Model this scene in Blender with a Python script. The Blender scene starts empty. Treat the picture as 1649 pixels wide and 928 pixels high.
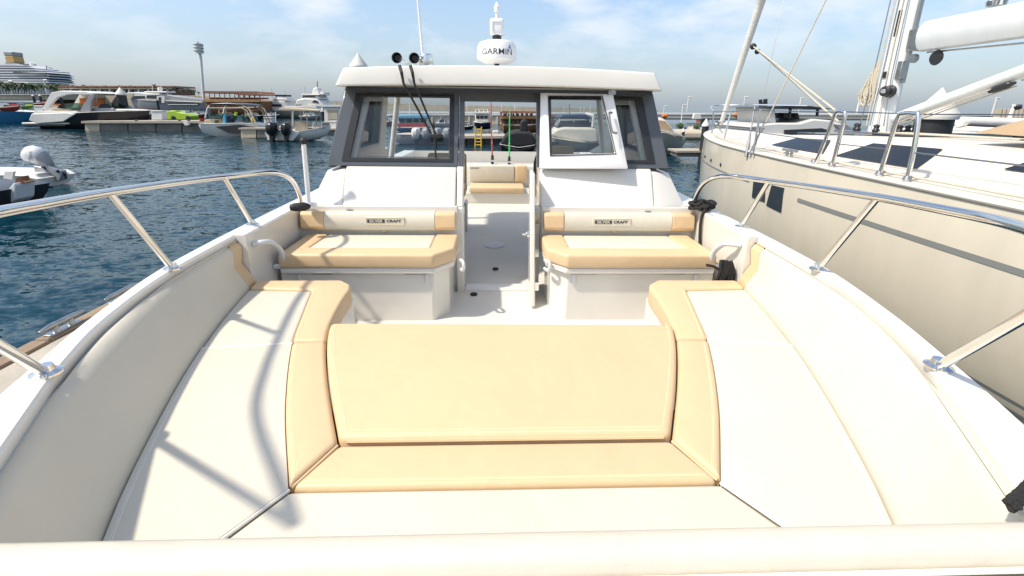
import bpy, math, random
from mathutils import Vector, Matrix
R=math.radians
random.seed(7)
sc=bpy.context.scene
COL=sc.collection
# ---------------------------------------------------------------- camera
FPX=733.0; PXC,PYC=824.5,378.0; TH=R(15.8); ROLL=R(0.8); YAW=R(2.2); CAMP=Vector((-0.043,0,2.5))
_yaw=Matrix.Rotation(-YAW,3,'Z')
FW=_yaw@Vector((0,math.cos(TH),-math.sin(TH))); UP0=_yaw@Vector((0,math.sin(TH),math.cos(TH))); R0=_yaw@Vector((1,0,0))
RT=R0*math.cos(ROLL)+UP0*math.sin(ROLL); UP=UP0*math.cos(ROLL)-R0*math.sin(ROLL)
D0=Vector((FW.x,FW.y,0)).normalized()
cam=bpy.data.cameras.new('camera'); camo=bpy.data.objects.new('camera',cam); COL.objects.link(camo)
cam.sensor_width=36; cam.lens=36*FPX/1649; cam.shift_y=-(464-PYC)/1649; cam.clip_end=20000; cam.clip_start=0.02
m=Matrix((RT,UP,-FW)).transposed().to_4x4(); m.translation=CAMP; camo.matrix_world=m
sc.camera=camo
# ---------------------------------------------------------------- sky, sun, exposure
SUNV=Vector((-0.555,-0.20,0.81)).normalized()      # towards the sun
w=bpy.data.worlds.new('World'); sc.world=w; w.use_nodes=True
nt=w.node_tree; nt.nodes.clear(); N=nt.nodes.new; L=nt.links.new
out=N('ShaderNodeOutputWorld'); bg=N('ShaderNodeBackground'); bg.inputs[1].default_value=0.15
sky=N('ShaderNodeTexSky'); sky.sky_type='NISHITA'; sky.sun_disc=False
sky.sun_elevation=math.asin(SUNV.z); sky.sun_rotation=math.atan2(SUNV.x,SUNV.y)
sky.dust_density=1.6; sky.air_density=1.0; sky.ozone_density=1.5
tc=N('ShaderNodeTexCoord'); sep=N('ShaderNodeSeparateXYZ'); L(tc.outputs['Generated'],sep.inputs[0])
# cloud layer: direction projected on a high flat deck
zz=N('ShaderNodeMath'); zz.operation='ADD'; zz.inputs[1].default_value=0.30; L(sep.outputs[2],zz.inputs[0])
dx=N('ShaderNodeMath'); dx.operation='DIVIDE'; L(sep.outputs[0],dx.inputs[0]); L(zz.outputs[0],dx.inputs[1])
dy=N('ShaderNodeMath'); dy.operation='DIVIDE'; L(sep.outputs[1],dy.inputs[0]); L(zz.outputs[0],dy.inputs[1])
cmb=N('ShaderNodeCombineXYZ'); L(dx.outputs[0],cmb.inputs[0]); L(dy.outputs[0],cmb.inputs[1]); cmb.inputs[2].default_value=3.7
no=N('ShaderNodeTexNoise'); no.inputs['Scale'].default_value=2.0; no.inputs['Detail'].default_value=9; no.inputs['Roughness'].default_value=0.56; no.inputs['Distortion'].default_value=0.15
L(cmb.outputs[0],no.inputs['Vector'])
rp=N('ShaderNodeValToRGB'); rp.color_ramp.elements[0].position=0.46; rp.color_ramp.elements[1].position=0.63
rp.color_ramp.elements[0].color=(0,0,0,1); rp.color_ramp.elements[1].color=(.9,.9,.9,1)
L(no.outputs[0],rp.inputs[0])
hz=N('ShaderNodeMapRange'); hz.inputs[1].default_value=0.0; hz.inputs[2].default_value=0.26; hz.inputs[3].default_value=0.75; hz.inputs[4].default_value=0.0
L(sep.outputs[2],hz.inputs[0])
mxh=N('ShaderNodeMixRGB'); mxh.inputs[2].default_value=(1.85,2.2,2.65,1); L(hz.outputs[0],mxh.inputs[0]); L(sky.outputs[0],mxh.inputs[1])
mx=N('ShaderNodeMixRGB'); mx.inputs[2].default_value=(4.3,4.5,4.7,1); L(rp.outputs[0],mx.inputs[0]); L(mxh.outputs[0],mx.inputs[1])
cf=N('ShaderNodeMapRange'); cf.inputs[1].default_value=0.03; cf.inputs[2].default_value=0.20; L(sep.outputs[2],cf.inputs[0]); cm=N('ShaderNodeMath'); cm.operation='MULTIPLY'; L(cf.outputs[0],cm.inputs[0]); L(rp.outputs[0],cm.inputs[1]); L(cm.outputs[0],mx.inputs[0])
L(mx.outputs[0],bg.inputs[0]); L(bg.outputs[0],out.inputs[0])
sl=bpy.data.lights.new('sun','SUN'); sl.energy=3.3; sl.angle=R(2.0); sl.color=(1,.92,.8)
so=bpy.data.objects.new('sun',sl); COL.objects.link(so); so.rotation_euler=SUNV.to_track_quat('Z','Y').to_euler(); so.location=(-8,-6,12)
vs=sc.view_settings; vs.view_transform='Standard'; vs.look='None'; vs.exposure=0.57; vs.gamma=1; vs.use_curve_mapping=False
sc.cycles.max_bounces=8; sc.cycles.transparent_max_bounces=12
# ---------------------------------------------------------------- helpers
def ray(x,y): return FW+RT*((x-PXC)/FPX)+UP*((PYC-y)/FPX)
def at(x,y,X=None,Y=None,Z=None):
    d=ray(x,y)
    t=(X-CAMP.x)/d.x if X is not None else ((Y-CAMP.y)/d.y if Y is not None else (Z-CAMP.z)/d.z)
    return CAMP+d*t
MATS={}
def mat(name,col,rough=.5,metal=0,bump=0,bscale=40,var=0,vscale=3,coat=0,spec=.5,alpha=None,bdetail=3,stretch=None):
    if name in MATS: return MATS[name]
    M=bpy.data.materials.new(name); M.use_nodes=True; t=M.node_tree; b=t.nodes['Principled BSDF']
    b.inputs['Base Color'].default_value=(*col,1); b.inputs['Roughness'].default_value=rough; b.inputs['Metallic'].default_value=metal
    b.inputs['Coat Weight'].default_value=coat; b.inputs['Specular IOR Level'].default_value=spec
    tcn=None
    def vec():
        n=t.nodes.new('ShaderNodeTexCoord')
        if stretch:
            mp=t.nodes.new('ShaderNodeMapping'); mp.inputs['Scale'].default_value=stretch; t.links.new(n.outputs['Object'],mp.inputs[0]); return mp.outputs[0]
        return n.outputs['Object']
    if var:
        n=t.nodes.new('ShaderNodeTexNoise'); n.inputs['Scale'].default_value=vscale; n.inputs['Detail'].default_value=6; n.inputs['Roughness'].default_value=.65
        t.links.new(vec(),n.inputs['Vector'])
        r=t.nodes.new('ShaderNodeValToRGB'); r.color_ramp.elements[0].position=.3; r.color_ramp.elements[1].position=.72
        r.color_ramp.elements[0].color=(*[max(0,c*(1-var)) for c in col],1); r.color_ramp.elements[1].color=(*[min(1,c*(1+var*.5)) for c in col],1)
        t.links.new(n.outputs[0],r.inputs[0]); t.links.new(r.outputs[0],b.inputs['Base Color'])
        rr=t.nodes.new('ShaderNodeMapRange'); rr.inputs[3].default_value=max(.02,rough-.1*var*3); rr.inputs[4].default_value=min(1,rough+.12*var*3); t.links.new(n.outputs[0],rr.inputs[0]); t.links.new(rr.outputs[0],b.inputs['Roughness'])
    if bump:
        n=t.nodes.new('ShaderNodeTexNoise'); n.inputs['Scale'].default_value=bscale; n.inputs['Detail'].default_value=bdetail
        t.links.new(vec(),n.inputs['Vector'])
        bp=t.nodes.new('ShaderNodeBump'); bp.inputs['Strength'].default_value=bump; bp.inputs['Distance'].default_value=.01
        t.links.new(n.outputs[0],bp.inputs['Height']); t.links.new(bp.outputs[0],b.inputs['Normal'])
    if name.endswith('vinyl'):
        n2=t.nodes.new('ShaderNodeTexNoise'); n2.inputs['Scale'].default_value=5.5; n2.inputs['Detail'].default_value=2; n2.inputs['Distortion'].default_value=1.2; t.links.new(vec(),n2.inputs['Vector'])
        b2=t.nodes.new('ShaderNodeBump'); b2.inputs['Strength'].default_value=.15; b2.inputs['Distance'].default_value=.03; t.links.new(n2.outputs[0],b2.inputs['Height']); t.links.new(bp.outputs[0],b2.inputs['Normal']); t.links.new(b2.outputs[0],b.inputs['Normal'])
    MATS[name]=M; return M
def glassmat(name,tint,refl=.04):
    M=bpy.data.materials.new(name); M.use_nodes=True; t=M.node_tree; t.nodes.clear()
    o=t.nodes.new('ShaderNodeOutputMaterial'); mixn=t.nodes.new('ShaderNodeMixShader'); tr=t.nodes.new('ShaderNodeBsdfTransparent'); gl=t.nodes.new('ShaderNodeBsdfGlossy')
    tr.inputs[0].default_value=(*tint,1); gl.inputs['Roughness'].default_value=.02
    f=t.nodes.new('ShaderNodeFresnel'); f.inputs[0].default_value=1.45
    t.links.new(f.outputs[0],mixn.inputs[0]); t.links.new(tr.outputs[0],mixn.inputs[1]); t.links.new(gl.outputs[0],mixn.inputs[2]); t.links.new(mixn.outputs[0],o.inputs[0])
    MATS[name]=M; return M
class MB:
    def __init__(s): s.v=[]; s.f=[]
    def add(s,vs,fs):
        o=len(s.v); s.v+= [tuple(p) for p in vs]; s.f+=[tuple(i+o for i in f) for f in fs]; return s
    def box(s,a,b):
        x0,y0,z0=[min(p,q) for p,q in zip(a,b)]; x1,y1,z1=[max(p,q) for p,q in zip(a,b)]
        return s.add([(x0,y0,z0),(x1,y0,z0),(x1,y1,z0),(x0,y1,z0),(x0,y0,z1),(x1,y0,z1),(x1,y1,z1),(x0,y1,z1)],
            [(0,3,2,1),(4,5,6,7),(0,1,5,4),(1,2,6,5),(2,3,7,6),(3,0,4,7)])
    def hexa(s,p):   # 8 points: bottom 4, top 4
        return s.add(p,[(0,3,2,1),(4,5,6,7),(0,1,5,4),(1,2,6,5),(2,3,7,6),(3,0,4,7)])
    def slab(s,quad,off):  # polygon thickened by offset vector
        n=len(quad); off=Vector(off); q=[Vector(p) for p in quad]
        vs=q+[p+off for p in q]
        return s.add(vs,[tuple(range(n)),tuple(range(2*n-1,n-1,-1))]+[(i,i+n,(i+1)%n+n,(i+1)%n) for i in range(n)])
    def prism(s,pts,z0,z1): return s.slab([(x,y,z0) for x,y in pts],(0,0,z1-z0))
    def frame(s,outer,inner,off):   # ring between two same-count polygons, thickened
        n=len(outer); off=Vector(off); o=[Vector(p) for p in outer]; i=[Vector(p) for p in inner]
        vs=o+i+[p+off for p in o]+[p+off for p in i]; fs=[]
        for k in range(n):
            j=(k+1)%n
            fs+=[(k,j,n+j,n+k),(2*n+k,3*n+k,3*n+j,2*n+j),(k,2*n+k,2*n+j,j),(n+k,n+j,3*n+j,3*n+k)]
        return s.add(vs,fs)
    def loft(s,rings,closed=True,caps=True):
        n=len(rings[0]); vs=[p for r in rings for p in r]; fs=[]
        for a in range(len(rings)-1):
            for i in range(n if closed else n-1):
                j=(i+1)%n; fs.append((a*n+i,a*n+j,(a+1)*n+j,(a+1)*n+i))
        if caps and closed: fs+=[tuple(range(n-1,-1,-1)),tuple(range((len(rings)-1)*n,len(rings)*n))]
        return s.add(vs,fs)
    def tube(s,pts,r,n=8,caps=True):
        pts=[Vector(p) for p in pts]; rings=[]; rr=r if isinstance(r,(list,tuple)) else [r]*len(pts)
        prev=None
        for i,p in enumerate(pts):
            t=(pts[min(i+1,len(pts)-1)]-pts[max(i-1,0)]).normalized()
            if prev is None:
                a=t.cross(Vector((0,0,1)));
                if a.length<.05: a=t.cross(Vector((1,0,0)))
            else: a=prev-t*prev.dot(t)
            a.normalize(); prev=a; b=t.cross(a)
            rings.append([p+(a*math.cos(2*math.pi*k/n)+b*math.sin(2*math.pi*k/n))*rr[i] for k in range(n)])
        return s.loft(rings,True,caps)
    def lathe(s,prof,c,axis=(0,0,1),n=20):   # prof: (r,h)
        ax=Vector(axis).normalized(); a=ax.cross(Vector((0,1,0)));
        if a.length<.05: a=ax.cross(Vector((1,0,0)))
        a.normalize(); b=ax.cross(a); c=Vector(c)
        return s.loft([[c+ax*h+(a*math.cos(2*math.pi*k/n)+b*math.sin(2*math.pi*k/n))*max(r,1e-4) for k in range(n)] for r,h in prof])
    def ball(s,c,r,n=10,sz=1): return s.lathe([(r*math.sin(math.pi*i/n),-r*sz*math.cos(math.pi*i/n)) for i in range(n+1)],c,n=12)
    def build(s,name,m,parent=None,smooth=False,bevel=0,seg=2,sub=0,auto=True):
        me=bpy.data.meshes.new(name); off=Vector((0,0,0))
        if parent is not None:
            p=parent
            while p is not None: off+=p.location; p=p.parent
        me.from_pydata([tuple(Vector(v)-off) for v in s.v],[],s.f); me.update()
        import bmesh
        b=bmesh.new(); b.from_mesh(me); bmesh.ops.recalc_face_normals(b,faces=b.faces); b.to_mesh(me); b.free()
        o=bpy.data.objects.new(name,me); COL.objects.link(o); o.parent=parent
        me.materials.append(MATS[m] if isinstance(m,str) else m)
        if smooth or bevel or sub:
            for p in me.polygons: p.use_smooth=True
            me.set_sharp_from_angle(angle=R(40 if smooth!='all' else 75))
        if bevel:
            md=o.modifiers.new('bevel','BEVEL'); md.width=bevel; md.segments=seg; md.limit_method='ANGLE'; md.angle_limit=R(28); md.harden_normals=False
            for p in me.polygons: p.use_smooth=True
            me.set_sharp_from_angle(angle=R(180 if seg>2 else 35))
        if sub:
            md=o.modifiers.new('sub','SUBSURF'); md.levels=sub; md.render_levels=sub
        return o
def tag(o,label,cat,group=None,kind=None):
    if label: o['label']=label
    if cat: o['category']=cat
    if group: o['group']=group
    if kind: o['kind']=kind
    return o
def thing(name,label,cat,loc=(0,0,0),group=None):
    o=bpy.data.objects.new(name,None); COL.objects.link(o); o.location=loc; o.empty_display_size=.2
    return tag(o,label,cat,group)
def struct(o): o['kind']='structure'; return o
def tab(T):
    n=len(T); m=[]
    for i in range(n):
        a=T[max(i-1,0)]; b=T[min(i+1,n-1)]; m.append((b[1]-a[1])/(b[0]-a[0]))
    def f(y):
        if y<=T[0][0]: return T[0][1]+m[0]*(y-T[0][0])
        if y>=T[-1][0]: return T[-1][1]+m[-1]*(y-T[-1][0])
        for i in range(n-1):
            if T[i][0]<=y<=T[i+1][0]: break
        h=T[i+1][0]-T[i][0]; t=(y-T[i][0])/h
        return (2*t**3-3*t*t+1)*T[i][1]+(t**3-2*t*t+t)*h*m[i]+(3*t*t-2*t**3)*T[i+1][1]+(t**3-t*t)*h*m[i+1]
    return f
def smooth_path(pts,n=6):
    P=[Vector(p) for p in pts]; o=[]
    for i in range(len(P)-1):
        p0=P[max(i-1,0)]; p1=P[i]; p2=P[i+1]; p3=P[min(i+2,len(P)-1)]
        for k in range(n):
            t=k/n; o.append(.5*((2*p1)+(p2-p0)*t+(2*p0-5*p1+4*p2-p3)*t*t+(3*p1-p0-3*p2+p3)*t**3))
    return o+[P[-1]]
def text_mesh(name,body,size,m,parent,loc,xdir,updir,extrude=.002,bold=0,shear=0,widen=1):
    cu=bpy.data.curves.new(name,'FONT'); cu.body=body; cu.size=size; cu.extrude=extrude; cu.align_x='CENTER'; cu.align_y='CENTER'; cu.offset=bold; cu.shear=shear; cu.resolution_u=3
    to=bpy.data.objects.new(name+'_c',cu); COL.objects.link(to)
    dg=bpy.context.evaluated_depsgraph_get(); me=bpy.data.meshes.new_from_object(to.evaluated_get(dg))
    bpy.data.objects.remove(to); me.name=name
    xd=Vector(xdir).normalized(); ud=Vector(updir).normalized(); nd=xd.cross(ud); lo=Vector(loc)
    off=Vector((0,0,0)); p=parent
    while p is not None: off+=p.location; p=p.parent
    for v in me.vertices: c=v.co.copy(); v.co=lo+xd*(c.x*widen)+ud*c.y+nd*c.z-off
    o=bpy.data.objects.new(name,me); COL.objects.link(o); o.parent=parent; me.materials.clear(); me.materials.append(MATS[m]); return o
# ---------------------------------------------------------------- materials
mat('gelcoat',(.72,.695,.63),.22,coat=.3,var=.05,vscale=1.3)
mat('gelcoat_floor',(.70,.67,.61),.45,bump=.15,bscale=220,var=.06,vscale=2.5)
mat('cream_vinyl',(.65,.605,.495),.5,bump=.10,bscale=330,var=.05,vscale=2.2)
mat('tan_vinyl',(.675,.492,.288),.5,bump=.12,bscale=330,var=.04,vscale=2.5)
mat('tan_thread',(.80,.64,.42),.7)
mat('white_piping',(.82,.79,.72),.5)
mat('steel',(.78,.77,.75),.12,1,var=.05,vscale=9)
mat('dull_steel',(.45,.45,.44),.35,1,var=.2,vscale=14)
mat('grey_paint',(.085,.095,.105),.28,coat=.3,var=.08,vscale=2)
mat('black_frame',(.02,.021,.022),.35,var=.1)
mat('black_rubber',(.018,.018,.018),.6,bump=.3,bscale=60)
mat('black_rope',(.022,.021,.02),.85,bump=1.0,bscale=170,var=.3,vscale=40)
mat('liner',(.62,.60,.55),.6,var=.05)
mat('plastic_white',(.82,.82,.81),.35)
mat('dark_print',(.03,.03,.035),.5)
mat('blue_print',(.02,.16,.45),.5)
mat('handle_white',(.66,.67,.67),.35)
mat('concrete',(.42,.38,.31),.85,bump=.5,bscale=45,var=.28,vscale=2.2)
mat('timber',(.30,.215,.14),.8,bump=.6,bscale=30,var=.3,vscale=6,stretch=(6,.5,6))
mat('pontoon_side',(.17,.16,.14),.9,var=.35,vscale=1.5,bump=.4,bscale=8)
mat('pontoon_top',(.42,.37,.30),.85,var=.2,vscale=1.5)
mat('pile_black',(.02,.022,.024),.55,var=.2,vscale=3)
mat('pile_white',(.74,.71,.64),.5,var=.1,vscale=3)
mat('yacht_hull',(.70,.635,.505),.2,coat=.4,var=.10,vscale=1.6,stretch=(1,1,.3))
mat('yacht_deck',(.66,.615,.53),.5,var=.07,vscale=2)
mat('stripe_grey',(.22,.23,.22),.35)
mat('dark_glass',(.025,.03,.036),.08,spec=.7,var=.2,vscale=2)
mat('mast_paint',(.72,.75,.74),.28,var=.07,vscale=2,stretch=(3,3,.6))
mat('rope_cream',(.60,.54,.43),.9,bump=.8,bscale=120,var=.15,vscale=30)
mat('wire',(.35,.35,.34),.35,1)
mat('canvas_tan',(.45,.32,.19),.9,bump=.4,bscale=60,var=.1)
mat('sail_cloth',(.74,.72,.66),.8,bump=.5,bscale=25,var=.1,vscale=4)
mat('white_far',(.72,.70,.65),.4,var=.12,vscale=.7)
mat('grey_far',(.27,.28,.29),.4,var=.1,vscale=.6)
mat('olive_far',(.27,.28,.24),.35,var=.1,vscale=.7)
mat('black_far',(.02,.02,.023),.3,var=.25,vscale=1)
mat('navy_far',(.015,.035,.10),.4,var=.15)
mat('blue_far',(.02,.13,.27),.4,var=.2,vscale=.8)
mat('skyblue_far',(.10,.34,.52),.5,var=.15)
mat('red_far',(.38,.045,.035),.5,var=.2)
mat('orange_far',(.62,.17,.03),.55,var=.15)
mat('lime',(.38,.56,.03),.35,coat=.3,var=.15,vscale=1)
mat('wood_far',(.27,.12,.05),.7,var=.35,vscale=1.2,bump=.5,bscale=6)
mat('wood_light',(.42,.22,.09),.7,var=.3,vscale=1.5)
mat('beige_far',(.52,.44,.32),.8,var=.2,vscale=.6)
mat('yellow_paint',(.72,.46,.02),.45,var=.1)
mat('green_line',(.04,.60,.16),.5)
mat('red_line',(.42,.10,.09),.5)
mat('cover_black',(.012,.012,.014),.75,bump=.8,bscale=5)
mat('funnel_yellow',(.48,.30,.11),.5,var=.1,vscale=.1)
mat('palm_leaf',(.065,.10,.04),.7,var=.3,vscale=.5)
mat('bark',(.20,.15,.10),.9,var=.2)
mat('bush_leaf',(.05,.11,.03),.7,var=.3,vscale=3)
mat('brown_roof',(.26,.13,.085),.8,var=.25,vscale=.3)
mat('causeway',(.55,.49,.41),.8,var=.12,vscale=.25)
mat('ship_white',(.68,.69,.70),.5,var=.05,vscale=.02)
mat('ship_glass',(.10,.12,.14),.3)
glassmat('glass',(.93,.94,.93)); glassmat('green_glass',(.45,.6,.53))
# ---------------------------------------------------------------- water
def water():
    M=bpy.data.materials.new('water'); M.use_nodes=True; t=M.node_tree; b=t.nodes['Principled BSDF']
    b.inputs['Base Color'].default_value=(.003,.032,.048,1); b.inputs['Roughness'].default_value=.06; b.inputs['IOR'].default_value=1.33; b.inputs['Specular IOR Level'].default_value=.24
    tc=t.nodes.new('ShaderNodeTexCoord'); geo=t.nodes.new('ShaderNodeNewGeometry'); acc=geo.outputs['Normal']
    # ripples: slopes from three sizes of noise added to the surface normal
    for sc_,k,stx,rot in ((.22,.07,(1,1.7,1),24),(.9,.17,(1,2.0,1),-9),(2.6,.26,(1,1.9,1),8),(7.5,.26,(1,1.7,1),-14)):
        mp=t.nodes.new('ShaderNodeMapping'); mp.inputs['Scale'].default_value=stx; mp.inputs['Rotation'].default_value=(0,0,R(rot))
        n=t.nodes.new('ShaderNodeTexNoise'); n.inputs['Scale'].default_value=sc_; n.inputs['Detail'].default_value=3; n.inputs['Distortion'].default_value=.5
        t.links.new(tc.outputs['Object'],mp.inputs[0]); t.links.new(mp.outputs[0],n.inputs['Vector'])
        sub=t.nodes.new('ShaderNodeVectorMath'); sub.operation='SUBTRACT'; sub.inputs[1].default_value=(.5,.5,.5); t.links.new(n.outputs['Color'],sub.inputs[0])
        mul=t.nodes.new('ShaderNodeVectorMath'); mul.operation='MULTIPLY'; mul.inputs[1].default_value=(k*2,k*2,0); t.links.new(sub.outputs[0],mul.inputs[0])
        ad=t.nodes.new('ShaderNodeVectorMath'); ad.operation='ADD'; t.links.new(acc,ad.inputs[0]); t.links.new(mul.outputs[0],ad.inputs[1]); acc=ad.outputs[0]
    nm=t.nodes.new('ShaderNodeVectorMath'); nm.operation='NORMALIZE'; t.links.new(acc,nm.inputs[0])
    t.links.new(nm.outputs[0],b.inputs['Normal']); MATS['water']=M
    struct(MB().add([(-9000,-9000,0),(9000,-9000,0),(9000,9000,0),(-9000,9000,0)],[(0,1,2,3)]).build('water','water'))
water()
# ================================================================ the motor boat we stand on
ZF=0.95; ZS=1.40; ZG=1.70
boat=thing('motor_boat','white motor boat in the foreground with tan and cream bow lounge and hardtop cabin','motorboat',(0,4,0))
WO=tab([(-.55,.50),(-.2,.80),(.2,1.0),(.6,1.22),(1.05,1.405),(1.3,1.49),(1.62,1.59),(2.12,1.70),(2.6,1.742),(3.05,1.757),(3.7,1.77),(5,1.78),(8.5,1.70)])
FT=tab([(.6,.87),(1.0,1.08),(1.4,1.235),(1.8,1.365),(2.2,1.465),(2.6,1.54),(2.8,1.57)])
SO=tab([(1.11,.65),(1.5,.83),(1.96,1.00),(2.3,1.085),(2.63,1.16)])
SI=tab([(1.29,.565),(1.65,.725),(2.0,.855),(2.2,.895),(2.5,.925),(2.8,.93)])
WI=tab([(.5,.97),(.8,1.13),(1.05,1.263),(1.3,1.39),(1.62,1.515),(2.12,1.62),(2.78,1.66)])
def ys(a,b,n): return [a+(b-a)*i/n for i in range(n+1)]
# hull: outer skin
def ringh(y):
    wv=WO(y); k=min(1,max(0,(y+.55)/2.2)); b=.45+.4*k
    return [(-wv,y,ZG-.012),(-wv-.012,y,ZG-.12),(-wv*.97,y,ZG-.2),(-wv*b,y,.55),(-wv*b*.85,y,-.1),(0,y,-.45),(wv*b*.85,y,-.1),(wv*b,y,.55),(wv*.97,y,ZG-.2),(wv+.012,y,ZG-.12),(wv,y,ZG-.012)]
mb=MB(); rr=[ringh(y) for y in ys(-.55,8.5,60)]; mb.loft(rr,closed=False)
mb.add(rr[0],[tuple(range(11))]); mb.add(rr[-1],[tuple(range(11))]); mb.build('hull','gelcoat',boat,smooth=True)
# gunwale tops + inner bulwarks
for s in (-1,1):
    mb=MB()
    def ringg(y,win,zb):
        a=s*WO(y); b=s*win
        return [(a,y,ZG-.05),(a,y,ZG-.012),(a-s*.012,y,ZG),(b+s*.01,y,ZG),(b,y,ZG-.01),(b,y,zb),(b+s*.04,y,zb)]
    rings=[ringg(y,WI(y)+.003,1.3) for y in ys(.5,2.78,40)]
    mb.loft(rings); mb.build('gunwale','gelcoat',boat,smooth=True)
    mb=MB(); mb.loft([ringg(y,WO(y)-.15,ZF-.05) for y in ys(2.785,3.72,14)]); mb.build('bulwark','gelcoat',boat,smooth=True)
    mb=MB(); mb.loft([ringg(y,min(WO(y)-.2,1.55),ZF-.05) for y in ys(3.725,8.4,20)]); mb.build('side_deck','gelcoat',boat,smooth=True)
# bow deck + transverse bow pieces
dk=[(-WO(y)+.01,y) for y in ys(-.5,.6,8)]+[(WO(y)-.01,y) for y in reversed(ys(-.5,.6,8))]
MB().prism(dk,1.55,ZG-.014).build('bow_deck','gelcoat',boat,bevel=.01)
def ringb(x): return [(x,.632,1.3),(x,.624,1.64),(x,.632,1.688),(x,.655,1.704),(x,.690,1.700),(x,.712,1.68),(x,.80,1.40),(x,.80,1.3)]
MB().loft([ringb(x) for x in ys(-1.06,1.06,24)]).build('bow_bolster','cream_vinyl',boat,smooth='all')
MB().tube([(x,.618,1.672) for x in ys(-1.06,1.06,12)],.006,6).build('piping','white_piping',boat,smooth=True)
# floors
MB().box((-1.5,1.2,ZF-.08),(1.5,8.3,ZF)).build('floor','gelcoat_floor',boat)
MB().lathe([(.12,0),(.12,.006),(.105,.008),(0.001,.008)],at(796,395,Z=ZF),n=28).build('floor_hatch','handle_white',boat,smooth=True)
for p in ((763,475),(798,434)):
    q=at(*p,Z=ZF); MB().lathe([(.03,0),(.03,.012),(.022,.016),(.001,.016)],q,n=16).build('floor_latch','black_rubber',boat,smooth=True)
MB().lathe([(.016,0),(.016,.005),(.001,.006)],at(768,465,Z=ZF),n=12).build('drain','dull_steel',boat,smooth=True)
# lounge bases
for s in (-1,1):
    pts=[(s*(SI(y)+.035),y) for y in ys(1.29,2.78,12)]+[(s*(FT(y)+.05),y) for y in reversed(ys(.8,2.78,14))]
    MB().prism(pts,ZF-.02,1.285).build('lounge_base','gelcoat',boat,bevel=.012)
MB().prism([(-.56,.82),(-.56,1.25),(.56,1.25),(.56,.82)],ZF-.02,1.284).build('lounge_base','gelcoat',boat)
# side bolsters (backrest pads along the hull)
for s in (-1,1):
    def ring(y):
        wi=WI(y); f=FT(y); ti=min(f+.15,wi-.02)
        return [(s*a,y,z) for a,z in ((wi,1.36),(wi,1.62),(wi-.003,1.655),(wi-.012,1.667),(ti+.03,1.664),(ti+.006,1.652),(ti-.014,1.625),(f+.075,1.52),(f+.022,1.435),(f+.002,1.39),(f+.01,1.36))]
    MB().loft([ring(y) for y in ys(.72,2.665,44)]).build('side_bolster','cream_vinyl',boat,smooth='all')
    MB().loft([ring(y) for y in ys(2.668,2.775,6)]).build('bolster_end','tan_vinyl',boat,smooth='all')
# seat cushions
def cushion(name,pts,z0,z1,m,bev=.014,par=boat):
    o=MB().prism(pts,z0,z1).build(name,m,par,bevel=bev,seg=4); return o
cushion('seat_cushion',[(-.94,.66)]+[(-(.647-.003),1.105),(.644,1.105),(.94,.66)],1.29,ZS,'cream_vinyl')
cushion('seat_border',[(-.645,1.112),(-.56,1.288),(.56,1.288),(.645,1.112)],1.29,ZS+.008,'tan_vinyl',.02)
for s in (-1,1):
    g=.0008
    # forward white side pad
    cushion('seat_cushion',[(s*(SO(y)+g),y) for y in ys(1.115,1.975,10)]+[(s*(FT(y)-g),y) for y in reversed(ys(.72,1.93,10))]+[(s*.955,.68)],1.29,ZS,'cream_vinyl')
    # aft white side pad
    cushion('seat_cushion',[(s*(SO(y)+g),y) for y in ys(1.985,2.61,8)]+[(s*(FT(y)-g),y) for y in reversed(ys(1.94,2.63,8))],1.29,ZS,'cream_vinyl')
    # tan borders
    cushion('seat_border',[(s*(SO(y)-g),y) for y in ys(1.118,1.975,12)]+[(s*(SI(y)+g),y) for y in reversed(ys(1.298,1.985,12))],1.285,ZS+.01,'tan_vinyl',.020)
    cushion('seat_border',[(s*(SO(y)-g),y) for y in ys(1.985,2.62,8)]+[(s*(FT(2.63)-g),2.64),(s*(FT(2.76)-.01),2.77)]+[(s*(SI(2.77)+.10),2.775),(s*(SI(2.7)+.02),2.70)]+[(s*(SI(y)+g),y) for y in reversed(ys(1.99,2.62,8))],1.285,ZS+.01,'tan_vinyl',.020)
    # piping along the foot seam and the cross seam
    MB().tube([(s*(SO(1.98)+.0),1.98,ZS-.004),(s*FT(1.935),1.935,ZS-.004)],.006,6).build('piping','white_piping',boat,smooth=True)
    MB().tube([(s*.648,1.11,ZS-.002),(s*.95,.67,ZS-.002)],.005,6).build('piping','white_piping',boat,smooth=True)
    MB().tube([(s*.642,1.118,ZS+.001),(s*.565,1.288,ZS+.001)],.005,6).build('piping','tan_vinyl',boat,smooth=True)
for s in (-1,1):
    for o_ in (.024,.030): MB().tube([(s*(SO(y)-o_),y,ZS+.0098) for y in ys(1.17,1.95,12)],.0012,4).build('stitching','tan_thread',boat)
    for o_ in (.024,.030): MB().tube([(s*(SO(y)-o_),y,ZS+.0098) for y in ys(2.01,2.60,10)],.0012,4).build('stitching','tan_thread',boat)
    for o_ in (.018,.024): MB().tube([(s*(FT(y)-o_),y,ZS+.0002) for y in ys(.9,1.9,12)],.0010,4).build('stitching','white_piping',boat)
for o_ in (1.130,1.136): MB().tube([(-.61,o_,ZS+.008),(.61,o_,ZS+.008)],.0012,4).build('stitching','tan_thread',boat)
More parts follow.
